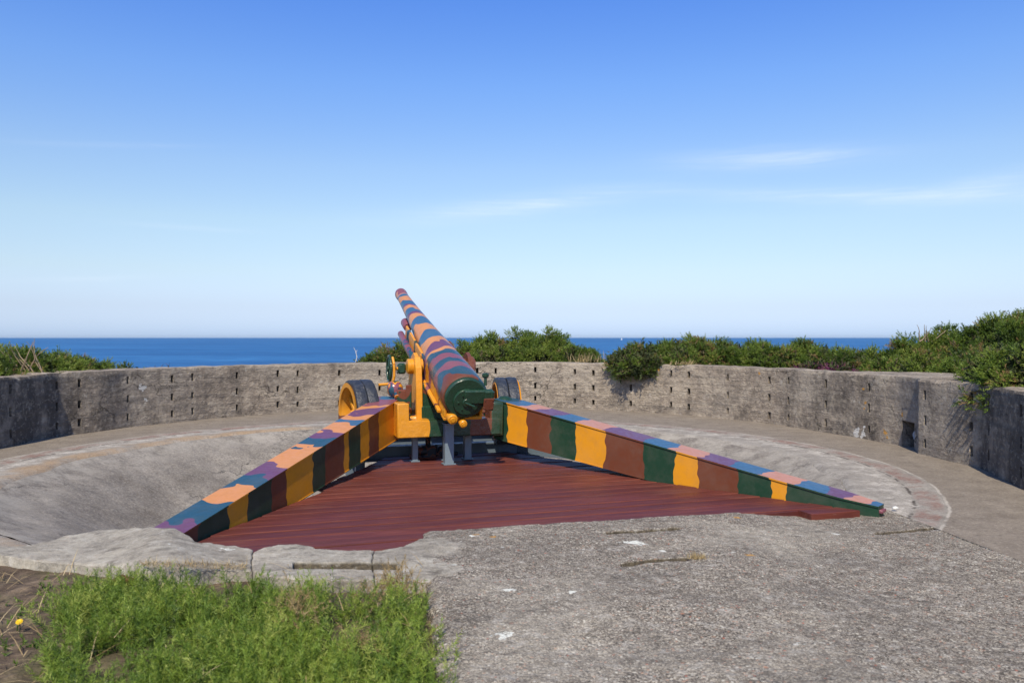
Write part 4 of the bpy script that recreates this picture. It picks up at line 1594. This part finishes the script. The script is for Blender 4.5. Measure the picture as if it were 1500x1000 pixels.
zy = lambda y: 410 + y / 7.69
bands = [(0, 'brown'), (px_to_d(545), 'teal'), (px_to_d(zy(985)), 'mauve'), (px_to_d(zy(918)), 'teal'), (px_to_d(zy(862)), 'mauve'), (px_to_d(zy(808)), 'teal'), (px_to_d(zy(770)), 'peach'),
         (px_to_d(zy(735)), 'purple'), (px_to_d(zy(690)), 'peach'), (px_to_d(zy(625)), 'blue'), (px_to_d(zy(560)), 'peach'), (px_to_d(zy(480)), 'blue'), (px_to_d(zy(415)), 'peach'),
         (px_to_d(zy(378)), 'purple'), (px_to_d(zy(352)), 'blue'), (px_to_d(zy(308)), 'peach'), (px_to_d(zy(275)), 'purple'), (px_to_d(zy(255)), 'blue'), (px_to_d(zy(212)), 'peach'),
         (px_to_d(zy(167)), 'blue'), (px_to_d(zy(148)), 'pink'), (px_to_d(zy(130)), 'mauve')]
M['barrel'] = camo('barrel_camouflage', 's', [(d / BL, k) for d, k in bands], 0.034, 3.4, 0.33, 0.08, spec=.42, fine=.6)
mb = MB()
dense = []
for (a, b) in zip(prof[:-1], prof[1:]):
    n = max(1, int(abs(b[0] - a[0]) / .12))
    for k in range(n):
        dense.append((a[0] + (b[0] - a[0]) * k / n, a[1] + (b[1] - a[1]) * k / n))
dense.append(prof[-1])
mb.lathe(BR, AX, dense, 64)
vv = np.array(mb.v)
sv = (vv - BR) @ AX
ang = np.arctan2((vv - BR) @ E1, (vv - BR) @ E2)
sattr = (sv + 0.05 * np.sin(ang) + .04 * np.sin(2 * ang + sv * 2.0)) / BL
barrel = mb.build('barrel', M['barrel'], gun, attrs={'s': np.clip(sattr, 0, 1)}, auto=30)
# breech: green face, screw block, hinged carrier
mb = MB()
mb.lathe(bp(-.045, 0, 0), AX, [(0, 0), (0, .232), (.012, .246), (.036, .252), (.045, .252)], 56)
mb.lathe(bp(-.075, -.0, -.035), AX, [(0, 0), (0, .15), (.012, .158), (.03, .158)], 40)
mb.lathe(bp(-.095, -.0, -.035), AX, [(0, 0), (0, .045), (.006, .05), (.02, .05)], 20)
for k in range(6):
    a = k * math.pi / 3
    mb.lathe(bp(-.085, .1 * math.cos(a), -.035 + .1 * math.sin(a)), AX, [(0, 0), (0, .010), (.01, .012)], 8)
mb.box(bp(-.066, .13, .03), E1, AX, E2, .165, .026, .085, bev=.015)
mb.box(bp(-.06, .262, -.0), E1, AX, E2, .055, .045, .11, bev=.015)
mb.cyl(bp(-.09, .295, -.13), bp(-.09, .295, .10), .028, n=14)
mb.tube([bp(-.09, -.02, -.035), bp(-.11, .09, -.075)], .014, 10)
mb.build('breech_block', M['green'], barrel, auto=35)
mb = MB()
mb.box(bp(-.118, .255, -.045), E1, AX, E2, .062, .006, .072, bev=.004)
for a in (-.045, .045):
    for b in (-.05, .05):
        mb.lathe(bp(-.13, .255 + a, -.045 + b), AX, [(0, 0), (0, .007), (.01, .009)], 8)
mb.build('hinge_plate', M['brown'], barrel, auto=35)
mb = MB()
k0 = bp(.02, .235, .165)
mb.tube([k0 + UP * -.03, k0 + UP * .08], .018, 12)
mb.lathe(k0 + UP * .065, UP, [(0, 0), (0, .03), (.012, .04), (.04, .042), (.05, .03), (.055, 0)], 18)
mb.build('sight_knob', M['green'], barrel, auto=35)

# cradle under the barrel with its cylinders
M['cradle'] = camo('cradle_camouflage', 's', [(0, 'orange'), (.07, 'brown'), (.10, 'orange'), (.22, 'mauve'), (.26, 'orange'), (.32, 'purple'), (.36, 'teal'), (.40, 'orange'), (.52, 'green'), (.56, 'orange'), (.66, 'teal'), (.71, 'orange'), (.80, 'mauve')], .03, 7, .34, .2)
mb = MB()
for (d0, d1, a0, a1, b0_, b1) in ((.02, 2.7, -.235, -.20, -.26, .02), (.02, 2.7, .20, .235, -.26, -.08), (.02, 2.7, -.235, .235, -.30, -.26)):
    n = 20
    for k in range(1):
        mb.box(bp((d0 + d1) / 2, (a0 + a1) / 2, (b0_ + b1) / 2), AX, E1, E2, (d1 - d0) / 2, (a1 - a0) / 2, (b1 - b0_) / 2, bev=.008)
for d in (.5, 1.5, 2.5):
    mb.box(bp(d, -.24, -.13), AX, E1, E2, .025, .010, .13, bev=.005)
mb.box(bp(1.4, -.262, -.235), AX, E1, E2, 1.25, .022, .02, bev=.006)
# tapered nose of the cradle and its guide
mb.box(bp(3.05, -.02, -.165), AX, E1, E2, .50, .03, .03, bev=.01)
sc_ = ((np.array(mb.v) - BR) @ AX) / 3.6
_v = len(mb.v)
cradle = mb.build('cradle', M['cradle'], gun, attrs={'s': np.clip(sc_, 0, 1)}, auto=35)
for (a, b, r, l) in ((-.15, -.245, .060, 2.6), (-.015, -.31, .046, 2.5)):
    mb = MB()
    mb.lathe(bp(-.10, a, b), AX, [(0, 0), (0, r * .45), (.006, r * .5), (.012, r * .5), (.012, r * .82), (.022, r), (.13, r), (.15, r * .9), (l, r * .9), (l, 0)], 28)
    mb.build('recoil_cylinder', M['orange'], cradle, auto=35)
mb = MB()
mb.lathe(bp(3.32, -.075, -.205), AX, [(0, 0), (0, .06), (.02, .072), (.26, .072), (.29, .055), (.29, 0)], 24)
mb.build('recoil_cap', M['purple'], cradle, auto=35)
mb = MB()
mb.lathe(bp(1.75, -.27, -.16), AX, [(0, 0), (0, .035), (.02, .045), (1.12, .045), (1.15, .03), (1.15, 0)], 20)
mb.build('spring_cylinder', patches('tube_camouflage', ['purple', 'teal', 'mauve'], 4, seed=1.0), cradle, auto=35)
mb = MB()
mb.box(bp(1.75, .235, -.0), AX, E1, E2, .17, .03, .05, bev=.012)
mb.build('buffer_block', M['brown'], cradle, auto=35)

# top carriage cheeks
def cheek(r, mat, name='cheek'):
    mb = MB()
    prof2 = [(-.30, .60), (.40, .60), (.36, .95), (.24, 1.22), (.14, 1.40), (-.02, 1.46), (-.16, 1.40), (-.24, 1.26), (-.28, 1.0)]
    mb.prism([G(r - .025, f, z) for f, z in prof2], RT * .05)
    # flange along the rear edge
    rear = [(-.30, .60), (-.28, 1.0), (-.24, 1.26), (-.16, 1.40)]
    for (a, b) in zip(rear[:-1], rear[1:]):
        p, q_ = G(r, a[0] - .012, a[1]), G(r, b[0] - .012, b[1])
        d = q_ - p
        L_ = np.linalg.norm(d)
        d /= L_
        mb.box((p + q_) / 2, d, RT, np.cross(d, RT), L_ / 2 + .004, .040, .014, bev=.005)
    mb.lathe(G(r - .10, .02, 1.28), RT, [(0, 0), (0, .085), (.012, .10), (.20, .10), (.20, 0)], 28)
    return mb.build(name, mat, gun, auto=35)


cheek(-.285, M['orange'])
cheek(.42, M['brown'])
# housing between the cheeks
M['body'] = patches('body_camouflage', ['green', 'green', 'green', 'brown', 'green'], 1.3, 0.25, 0.35, 5.0)
mb = MB()
mb.box(G(.06, .05, .84), RT, FW, UP, .33, .33, .24, bev=.03)
mb.box(G(.04, -.30, .70), RT, FW, UP, .30, .05, .09, bev=.02)
mb.build('traversing_housing', M['body'], gun, auto=35)
mb = MB()
mb.box(G(-.47, -.14, .80), RT, FW, UP, .095, .14, .20, bev=.025)
mb.box(G(-.42, -.29, .90), RT, FW, UP, .035, .03, .16, bev=.01)
mb.build('gear_box', patches('gear_box_camouflage', ['brown', 'green', 'brown'], 4.5, 0.28, 0.3, 2.0), gun, auto=35)
mb = MB()
mb.lathe(G(-.66, -.12, 1.0), RT, [(0, 0), (.0, .05), (.02, .085), (.06, .105), (.12, .105), (.16, .085), (.19, .04), (.19, 0)], 24)
mb.cyl(G(-.56, -.26, .90), G(-.56, -.17, .97), .035, n=14)
mb.build('gear_dome', patches('dome_camouflage', ['teal', 'mauve', 'orange', 'green'], 8.5, 0.25, 0.2, 7.4), gun, auto=35)

# elevating handwheel on the left
hc = G(-.60, .12, 1.25)
mb = MB()
n, R_ = 36, .165
ring = [hc + (UP * math.cos(2 * math.pi * k / n) + FW * math.sin(2 * math.pi * k / n)) * R_ for k in range(n + 1)]
mb.tube(ring, .017, 10)
for k in range(5):
    a = 2 * math.pi * k / 5 + .3
    mb.tube([hc, hc + (UP * math.cos(a) + FW * math.sin(a)) * R_], .010, 8)
mb.lathe(hc - RT * .03, RT, [(0, 0), (0, .035), (.06, .035), (.06, 0)], 16)
hw = mb.build('handwheel', M['green'], gun, auto=40)
mb = MB()
mb.cyl(hc, hc + RT * .24, .022, n=12)
mb.tube([hc + UP * .15 - FW * .08 + RT * .03, hc + UP * .06 - FW * .14 + RT * .04, hc - UP * .10 - FW * .15 + RT * .04, hc - UP * .19 - FW * .13 + RT * .02], .018, 10)
mb.tube([hc - UP * .19 - FW * .13 + RT * .03, hc - UP * .20 - FW * .14 - RT * .16], [.017, .020], 10)
mb.build('crank', M['orange'], hw, auto=40)
mb = MB()
mb.box(G(-.44, .12, 1.25), RT, FW, UP, .05, .06, .07, bev=.02)
mb.build('elevating_bracket', M['green'], gun, auto=40)

# lower carriage: a cross beam between the trail heads
M['beam'] = camo('carriage_camouflage', 's', [(0, 'orange'), (.37, 'green'), (.72, 'brown'), (.91, 'green')], 0.02, 6, 0.26, 0.45)
mb = MB()
nseg = 16
mb.prism([G(r_, -.62, z_) for r_, z_ in ((-.62, .425), (.70, .425), (.70, .635), (-.475, .635), (-.475, .85), (-.62, .85))], FW * .318)
for (f0, f1, z0, z1, r0, r1) in ((-.30, .35, .40, .66, -.55, .6),):
    mb.box(G((r0 + r1) / 2, (f0 + f1) / 2, (z0 + z1) / 2), RT, FW, UP, (r1 - r0) / 2, (f1 - f0) / 2, (z1 - z0) / 2, bev=.02)
mb.box(G(.66, -.46, .62), RT, FW, UP, .09, .14, .22, bev=.02)
vv = np.array(mb.v)
sr = ((vv - C0) @ RT + .76) / 1.47
mb.build('lower_carriage', M['beam'], gun, attrs={'s': np.clip(sr, 0, 1)}, auto=35, bevel=.014)
# axle
mb = MB()
mb.cyl(G(-.95, .15, .65), G(.95, .15, .65), .055, n=18)
mb.build('axle', M['rust'], gun, auto=40)


# wheels
def wheel(r):
    c = G(r, .15, .65)
    tw = math.radians(9 if r < 0 else -9)       # each wheel stands a little askew
    WR_ = RT * math.cos(tw) + FW * math.sin(tw)
    FW_ = FW * math.cos(tw) - RT * math.sin(tw)
    out = WR_ * (1 if r > 0 else -1)
    mb = MB()
    rim_p = [(-.15, .375), (-.15, .395), (.15, .395), (.15, .375), (.13, .362), (.0, .362), (-.0, .352), (-.13, .362)]
    mb.lathe(c, out, rim_p, 56, closed=True)
    # lip on the open side
    mb.lathe(c, out, [(.14, .40), (.165, .425), (.165, .365), (.14, .365)], 56, closed=True)
    mb.lathe(c, out, [(-.06, .36), (-.08, .30), (-.09, .10), (-.07, .09), (-.06, .30), (-.04, .36)], 56, closed=True)
    for k in range(8):
        a = 2 * math.pi * k / 8 + .2
        d = UP * math.cos(a) + FW_ * math.sin(a)
        sd_ = np.cross(out, d)
        mb.box(c + d * .23 - out * .0, d, sd_, out, .135, .028, .055, bev=.008)
    vv = np.array(mb.v)
    zz = np.clip((vv[:, 2] - .18) / .95 + .05 * np.sin(((vv - c) @ FW) * 9), 0, 1)
    root = mb.build('wheel', M['wheelrim'], gun, attrs={'s': zz}, auto=40)
    mb = MB()
    mb.lathe(c, out, [(-.12, 0), (-.12, .08), (-.08, .11), (.0, .11), (.04, .09), (.10, .07), (.12, .05), (.12, 0)], 28)
    mb.build('hub', M['orange'], root, auto=40)
    for o_ in (-.074, .074):
        prof_t = []
        for (dx, rr) in ((-.071, .397), (-.071, .44), (-.065, .456), (-.045, .461), (0, .463), (.045, .461), (.065, .456), (.071, .44), (.071, .397)):
            prof_t.append((o_ + dx, rr))
        mb = MB()
        mb.lathe(c, out, prof_t, 72, closed=True)
        vv = np.array(mb.v)
        rel = vv - c
        for i, p in enumerate(rel):
            rad = p - out * np.dot(p, out)
            l = np.linalg.norm(rad)
            if l > .41:
                k = 1 + .02 * fbm(p[0] * 9, p[1] * 9, p[2] * 9, 3)
                vv[i] = c + out * np.dot(p, out) + rad * k
        mb.v = [tuple(q_) for q_ in vv]
        mb.build('tyre', M['rubber'], root, auto=50)


M['wheelrim'] = camo('wheel_camouflage', 's', [(0, 'brown'), (.47, 'orange')], .04, 5, 0.35, 0.2)
wheel(-.985)
wheel(1.0)

# trails
TL = 4.64
TRAILS = {'L': (np.array([-1.59, 10.2]), np.array([-.2423, -.9702])), 'R': (np.array([-.057, 10.4]), np.array([.7403, -.6723]))}
INN = {'L': np.array([.9702, -.2423]), 'R': np.array([-.6723, -.7403])}     # towards the deck
TWS = {'L': .157, 'R': .168}


def ttop(t_, side):
    return 0.883 - 0.757 * t_ if side == 'L' else 0.85 - 0.724 * t_


def tbot(t_, side):
    return np.maximum(ttop(t_, side) - (0.51 - 0.20 * t_), 0.004)


def trail_t(side, px, py, inner=None):
    """how far along the trail a seen point of its top edge lies"""
    h, d = TRAILS[side]
    n = INN[side]
    TW = TWS[side]
    best = (9, 0)
    off = TW if inner else 0
    for t_ in np.linspace(0, 1.05, 800):
        p = h + d * TL * t_ + n * off
        x = CX + p[0] / p[1] * F_
        y = HOR + (H - ttop(t_, side)) / p[1] * F_
        e = abs(x - px) + (0.0 if side == 'R' else .35 * abs(y - py))
        if e < best[0] or best[0] == 9:
            if e < best[0] or best[1] == 0:
                best = (e, t_)
    return best[1]


z8 = lambda x: 680 + x / 2.027
z3 = lambda x, y: (220 + x / 3.571, 560 + y / 3.571)
sideR = [(0, 'green')] + [(trail_t('R', z8(x), 0, True), k) for x, k in ((125, 'orange'), (185, 'brown'), (257, 'green'), (330, 'orange'), (415, 'brown'), (530, 'green'), (620, 'orange'), (690, 'brown'), (810, 'green'), (910, 'orange'), (955, 'green'))]
topR = [(0, 'teal')] + [(trail_t('R', z8(x), 0, False), k) for x, k in ((150, 'blue'), (185, 'pink'), (228, 'purple'), (285, 'blue'), (352, 'pink'), (430, 'purple'), (545, 'blue'), (625, 'pink'), (715, 'purple'), (800, 'blue'), (895, 'pink'), (985, 'blue'), (1080, 'purple'), (1150, 'pink'), (1220, 'blue'))]  # blue and pink bands have the sky's reflection painted into them
sideL = [(0, 'orange')] + [(trail_t('L', *z3(x, y), True), k) for x, y, k in ((1200, 128, 'brown'), (1148, 160, 'orange'), (1103, 190, 'green'), (1045, 232, 'orange'), (1018, 250, 'brown'), (920, 315, 'green'), (855, 355, 'orange'), (718, 448, 'brown'), (645, 498, 'green'), (520, 580, 'orange'), (418, 648, 'green'), (268, 748, 'brown'))]
topL = [(0, 'blue')] + [(trail_t('L', *z3(x, y), False), k) for x, y, k in ((1255, 82, 'mauve'), (1195, 108, 'peach'), (1160, 124, 'purple'), (1105, 158, 'peach'), (1060, 186, 'blue'), (1015, 208, 'peach'), (960, 242, 'purple'), (890, 285, 'teal'), (820, 330, 'peach'), (670, 425, 'purple'), (560, 500, 'teal'), (470, 570, 'peach'), (350, 632, 'teal'), (180, 745, 'purple'))]


def trail(side, mats):
    h, d = TRAILS[side]
    dn = INN[side]
    TW = TWS[side]
    mb = MB()
    K = 90
    V, Fc, mi, sa = [], [], [], []
    # cross-section outline (inner to outer): lip plates on top
    for i in range(K + 1):
        t_ = -0.02 + 1.02 * i / K
        c = h + d * TL * t_
        zt, zb = float(ttop(t_, side)), float(tbot(t_, side))
        wd = TW * (1 - .10 * max(0, t_))
        if t_ > .93:
            wd *= 1 - .55 * (t_ - .93) / .07
        lip = .012
        th = .014
        sec = [(wd + lip, zt), (wd + lip, zt - th), (wd, zt - th), (wd, zb + .012), (wd + .006, zb + .012), (wd + .006, zb), (-wd - .006, zb), (-wd - .006, zb + .012), (-wd, zb + .012), (-wd, zt - th), (-wd - lip, zt - th), (-wd - lip, zt)]
        for (a, z) in sec:
            p = c + dn * a
            V.append((p[0], p[1], z))
            sa.append(max(0, min(1, t_)))
    m = 12
    for i in range(K):
        for j in range(m):
            k = (j + 1) % m
            Fc.append((i * m + j, i * m + k, (i + 1) * m + k, (i + 1) * m + j))
            mi.append(0 if j == 11 else 1)
    Fc.append(tuple(range(m)))
    mi.append(1)
    Fc.append(tuple(K * m + j for j in range(m))[::-1])
    mi.append(1)
    o = make('trail', V, Fc, mats, gun, mi=mi, attrs={'s': sa})
    fix_normals(o)
    return o


trR = trail('R', [camo('right_trail_top_camo_sheen', 's', topR, .020, 3.6, .36, .03, fine=.6), camo('right_trail_side_camouflage', 's', sideR, .008, 5, .38, .04, 3, .26, .8)])
trL = trail('L', [camo('left_trail_top_camouflage', 's', topL, .040, 3.2, .38, .03, 5, .3, .7), camo('left_trail_side_camouflage', 's', sideL, .007, 5, .38, .04, 8, .26, .8)])
# hinge castings on the trail heads
for side, tr, mt in (('R', trR, M['green']), ('L', trL, M['teal'])):
    h, d = TRAILS[side]
    mb = MB()
    c = h - d * .06
    mb.lathe((c[0], c[1], .33), UP, [(0, 0), (0, .10), (.02, .12), (.50, .12), (.53, .095), (.56, .05), (.56, 0)], 24)
    mb.build('hinge', mt, tr, auto=40)
    mb = MB()
    tip = h + d * (TL - .04)
    mb.box((tip[0], tip[1], .075), (d[0], d[1], 0), (-d[1], d[0], 0), UP, .07, .055, .016, bev=.006)
    mb.build('spade', M['purple'], tr, auto=40)

# ------------------------------------------------------------------ deck
DZ = 0.09


def trail_r(side, f, off):
    h, d = TRAILS[side]
    n = INN[side]
    p0 = h + n * off - PC
    r0, f0 = p0 @ RT[:2], p0 @ FW[:2]
    dr, df = d @ RT[:2], d @ FW[:2]
    k = (f - f0) / df
    return r0 + dr * k, k / TL


def deck_l(f):
    a = -0.72 + (f + .04) * .539
    b, t_ = trail_r('L', f, TWS['L'] + .02)
    return max(a, b) if t_ > .44 else a


def deck_r(f):
    a = 1.0 - (f - .1) * .556
    b, t_ = trail_r('R', f, TWS['R'] + .02)
    return min(a, b) if t_ > .44 else a


deck = empty('wooden_deck', G(0, -2, 0))
tag(deck, 'red stained plank deck filling the gun pit between the two trails', 'deck')
V, Fc, pk, ed = [], [], [], []
f = 0.10
pw = .205
i = 0
while f > -4.44:
    f1 = f - pw + .016
    nn = 14
    rnd = random.random()
    dz = random.uniform(-.004, .004)
    cut = random.uniform(-.008, .008)
    # the outermost boards are cut round the concrete: a piece at either end
    for piece in ((0,) if f1 > -4.24 else (1, 2) if f1 > -4.42 else (1,)):
        b = len(V)
        low = -.078 if piece == 2 else -.04
        for k in range(nn + 1):
            u = k / nn
            for (ff, zz, eg) in ((f, -.005, 1), (f - .007, 0, .8), (f - .022, 0, 0), (f1 + .022, 0, 0), (f1 + .007, 0, .8), (f1, -.005, 1), (f1, low, .3), (f, low, .3)):
                ll_ = deck_l(ff) if piece < 2 else 2.42
                rr_ = -.95 if piece == 1 else deck_r(ff)
                r_ = ll_ + cut + (rr_ - ll_) * u
                p = G(r_, ff, DZ + dz + zz + .0025 * nz(r_ * 2, ff * 5))
                V.append(tuple(p))
                pk.append(rnd)
                ed.append(eg)
        for k in range(nn):
            for j in range(8):
                j2 = (j + 1) % 8
                Fc.append((b + k * 8 + j, b + k * 8 + j2, b + (k + 1) * 8 + j2, b + (k + 1) * 8 + j))
        Fc.append(tuple(b + j for j in range(8)))
        Fc.append(tuple(b + nn * 8 + j for j in range(8))[::-1])
    f -= pw
    i += 1
o = make('planks', V, Fc, M['deck'], deck, attrs={'plank': pk, 'edge': ed})
fix_normals(o)
fe = 0.10
while fe > -4.46 and fe - pw + .016 > -4.24:
    fe -= pw
fe += .016
mb = MB()
l_, r_ = -.93, deck_r(fe) - .01
mb.box(G((l_ + r_) / 2, fe - .016, DZ - .062), RT, FW, UP, (r_ - l_) / 2, .013, .056, bev=.003)
mb.build('fascia_board', M['deck'], deck, attrs={'plank': [.9] * len(mb.v)})
mb = MB()
for ff in (-.05, -1.0, -2.0, -3.0, -3.9):
    l_, r_ = deck_l(ff) + .08, deck_r(ff) - .08
    mb.box(G((l_ + r_) / 2, ff, DZ - .10), RT, FW, UP, (r_ - l_) / 2, .035, .055)
    for k in range(4):
        rr = l_ + .1 + (r_ - l_ - .2) * k / 3
        p = G(rr, ff, 0)
        d_ = math.hypot(p[0] - PC[0], p[1] - PC[1])
        zb = -1.03 if d_ < 2.6 else (-1.03 + (d_ - 2.6) * .43 if d_ < 4.85 else -.05)
        mb.box(G(rr, ff, (zb + DZ - .16) / 2), RT, FW, UP, .035, .03, max(.02, (DZ - .16 - zb) / 2))
vv = len(mb.v)
mb.build('joists', M['deck'], deck, attrs={'plank': [.5] * vv})

# ------------------------------------------------------------------ steel under the gun
def post(px, py, wdt, ztop, label):
    p = P(px, py, DZ + .004)
    root_z = DZ + .004
    mb = MB()
    mb.box((p[0], p[1], (root_z + ztop) / 2), RT, FW, UP, wdt / 2, wdt / 2, (ztop - root_z) / 2, bev=.005)
    mb.box((p[0], p[1], root_z + .006), RT, FW, UP, wdt / 2 + .02, wdt / 2 + .02, .006)
    mb.box((p[0], p[1], ztop - .006), RT, FW, UP, wdt / 2 + .012, wdt / 2 + .012, .006)
    o = mb.build('support_post', M['steel'], None, (p[0], p[1], root_z), auto=30)
    tag(o, label, 'post', 'grey steel posts propping the gun')


post(657, 679.5, .112, .60, 'thickest grey steel post, standing on the deck under the breech')
post(607.5, 675.5, .072, .43, 'slim grey steel post under the orange left end of the carriage')
post(684.5, 672, .092, .43, 'grey steel post right of the thickest post, under the brown carriage')
post(651, 673.5, .05, .43, 'thin grey steel post half hidden behind the thickest post')

mb = MB()
for (a, b) in (((-.95, .38), (1.25, .38)), ((-.95, 1.5), (1.25, 1.5)), ((-.95, .38), (-.95, 1.5)), ((1.25, .38), (1.25, 1.5)), ((1.25, .38), (2.0, -.35)), ((-.95, .38), (-1.6, -1.0))):
    p, q_ = G(a[0], a[1], .12), G(b[0], b[1], .12)
    d = q_ - p
    L_ = np.linalg.norm(d)
    d /= L_
    s_ = np.cross(d, UP)
    k_ = .03 * (1 if a[0] == b[0] else 0)
    for z_, hw_, hh_ in ((.195, .075, .010), (.105, .010, .078), (.02, .075, .010)):
        mb.box((p + q_) / 2 - UP * (.12 - z_ + k_ * .2), d, s_, UP, L_ / 2 - .0, hw_, hh_)
for (r_, f_) in ((-.95, .38), (1.25, .38), (-.95, 1.5), (1.25, 1.5)):
    mb.box(G(r_, f_, -.495), RT, FW, UP, .06, .06, .515)
o = mb.build('steel_base_frame', M['frame'], None, G(0, .9, -1.01))
tag(o, 'dark blue-grey steel beam frame under the gun behind the deck', 'steel frame')

mb = MB()
mb.box(G(-.10, .05, .15), RT, FW, UP, .10, .10, .09, bev=.02)
mb.lathe(G(-.30, -.02, .17), RT, [(0, 0), (0, .04), (.02, .055), (.16, .055), (.16, 0)], 20)
mb.box(G(.12, .08, .14), RT, FW, UP, .08, .06, .08, bev=.02)
mb.cyl(G(-.10, .05, .20), G(-.10, .05, .40), .035, n=16)
mb.tube([G(-.35, .0, .11), G(.30, .06, .11)], .028, 12)
mb.box(G(-.02, .06, .0), RT, FW, UP, .20, .10, .10)
mb.box(G(-.02, .06, -.55), RT, FW, UP, .14, .09, .46)
o = mb.build('pivot_jack', M['rust'], None, G(0, .05, -1.01), auto=40)
tag(o, 'rusty dark iron jack and pivot under the middle of the gun', 'jack')

# ------------------------------------------------------------------ small stones by the right trail end
def stone(c, r, label, mat):
    mb = MB()
    n = 14
    for i in range(1):
        v, f = [], []
        for a in range(9):
            for b in range(n):
                th, ph = math.pi * a / 8, 2 * math.pi * b / n
                d = np.array([math.sin(th) * math.cos(ph), math.sin(th) * math.sin(ph), math.cos(th)])
                k = 1 + .35 * fbm(d[0] * 1.7 + c[0], d[1] * 1.7, d[2] * 1.7, 3)
                v.append(np.array(c) + d * np.array(r) * k)
        for a in range(8):
            for b in range(n):
                f.append((a * n + b, a * n + (b + 1) % n, (a + 1) * n + (b + 1) % n, (a + 1) * n + b))
        mb.add(v, f)
    o = mb.build('stone', mat, None, (c[0], c[1], c[2] - r[2]), auto=50)
    tag(o, label, 'stone')


M['white'] = paint('pale_stone', (.6, .6, .57, 1), .8, .4)
p = Pa(1312, 745)
stone((p[0], p[1], p[2] + .008), (.028, .022, .014), 'small white stone by the tip of the right trail', M['white'])
p = Pa(1281, 748)
stone((p[0], p[1], p[2] + .02), (.09, .06, .06), 'rough grey lump of concrete against the right end of the deck', M['kerb'])

# ------------------------------------------------------------------ sailing boat far out
by = 6300.0
bxx = (910.5 - CX) / F_ * by
boat = empty('sailing_boat', (bxx, by, SEA))
tag(boat, 'tiny white sailing boat far out on the sea near the horizon', 'sailing boat')
mb = MB()
hull = [(-6, 0, 1.4), (-5.5, 1.7, 1.5), (0, 2.0, 1.5), (4, 1.2, 1.7), (6.5, 0, 1.9), (4, -1.2, 1.7), (0, -2.0, 1.5), (-5.5, -1.7, 1.5)]
low = [(x * .85, y * .55, -.3) for x, y, z in hull]
mb.add([(bxx + x, by + y, SEA + z) for x, y, z in hull + low], [tuple(range(8)), tuple(range(15, 7, -1))] + [(i, (i + 1) % 8, 8 + (i + 1) % 8, 8 + i) for i in range(8)])
M['white_paint'] = paint('white_gloss', (.8, .8, .8, 1), .4, .02)
mb.build('hull', M['white_paint'], boat)
mb = MB()
mb.cyl((bxx + 1, by, SEA + 1.4), (bxx + 1, by, SEA + 19), .14, n=8)
mb.build('mast', M['steel'], boat)
mb = MB()
mb.prism([(bxx + .7, by - .1, SEA + 3), (bxx - 5.5, by + .2, SEA + 3.2), (bxx + .7, by - .1, SEA + 18.5)], (0, .12, 0))
mb.prism([(bxx + 1.4, by - .1, SEA + 17), (bxx + 6.3, by + .1, SEA + 2.4), (bxx + 1.6, by + .3, SEA + 2.8)], (0, .12, 0))
mb.build('sail', M['white_paint'], boat)

# ------------------------------------------------------------------ sea air
hz, t = material('sea_haze')
vol = t.n('ShaderNodeVolumePrincipled', {'Color': (0.66, 0.85, 1.0, 1), 'Density': HAZE, 'Anisotropy': 0.2})
ho = t.n('ShaderNodeOutputMaterial')
t.t.links.new(vol.outputs[0], ho.inputs['Volume'])
mb = MB()
mb.box((0, 0, 20), (1, 0, 0), (0, 1, 0), (0, 0, 1), 46000, 46000, 46)
o = mb.build('haze', hz)
tag(o, kind='stuff', label='thin sea haze softening the horizon', cat='haze')

for o in bpy.data.objects:
    if '_o' in o:
        del o['_o']
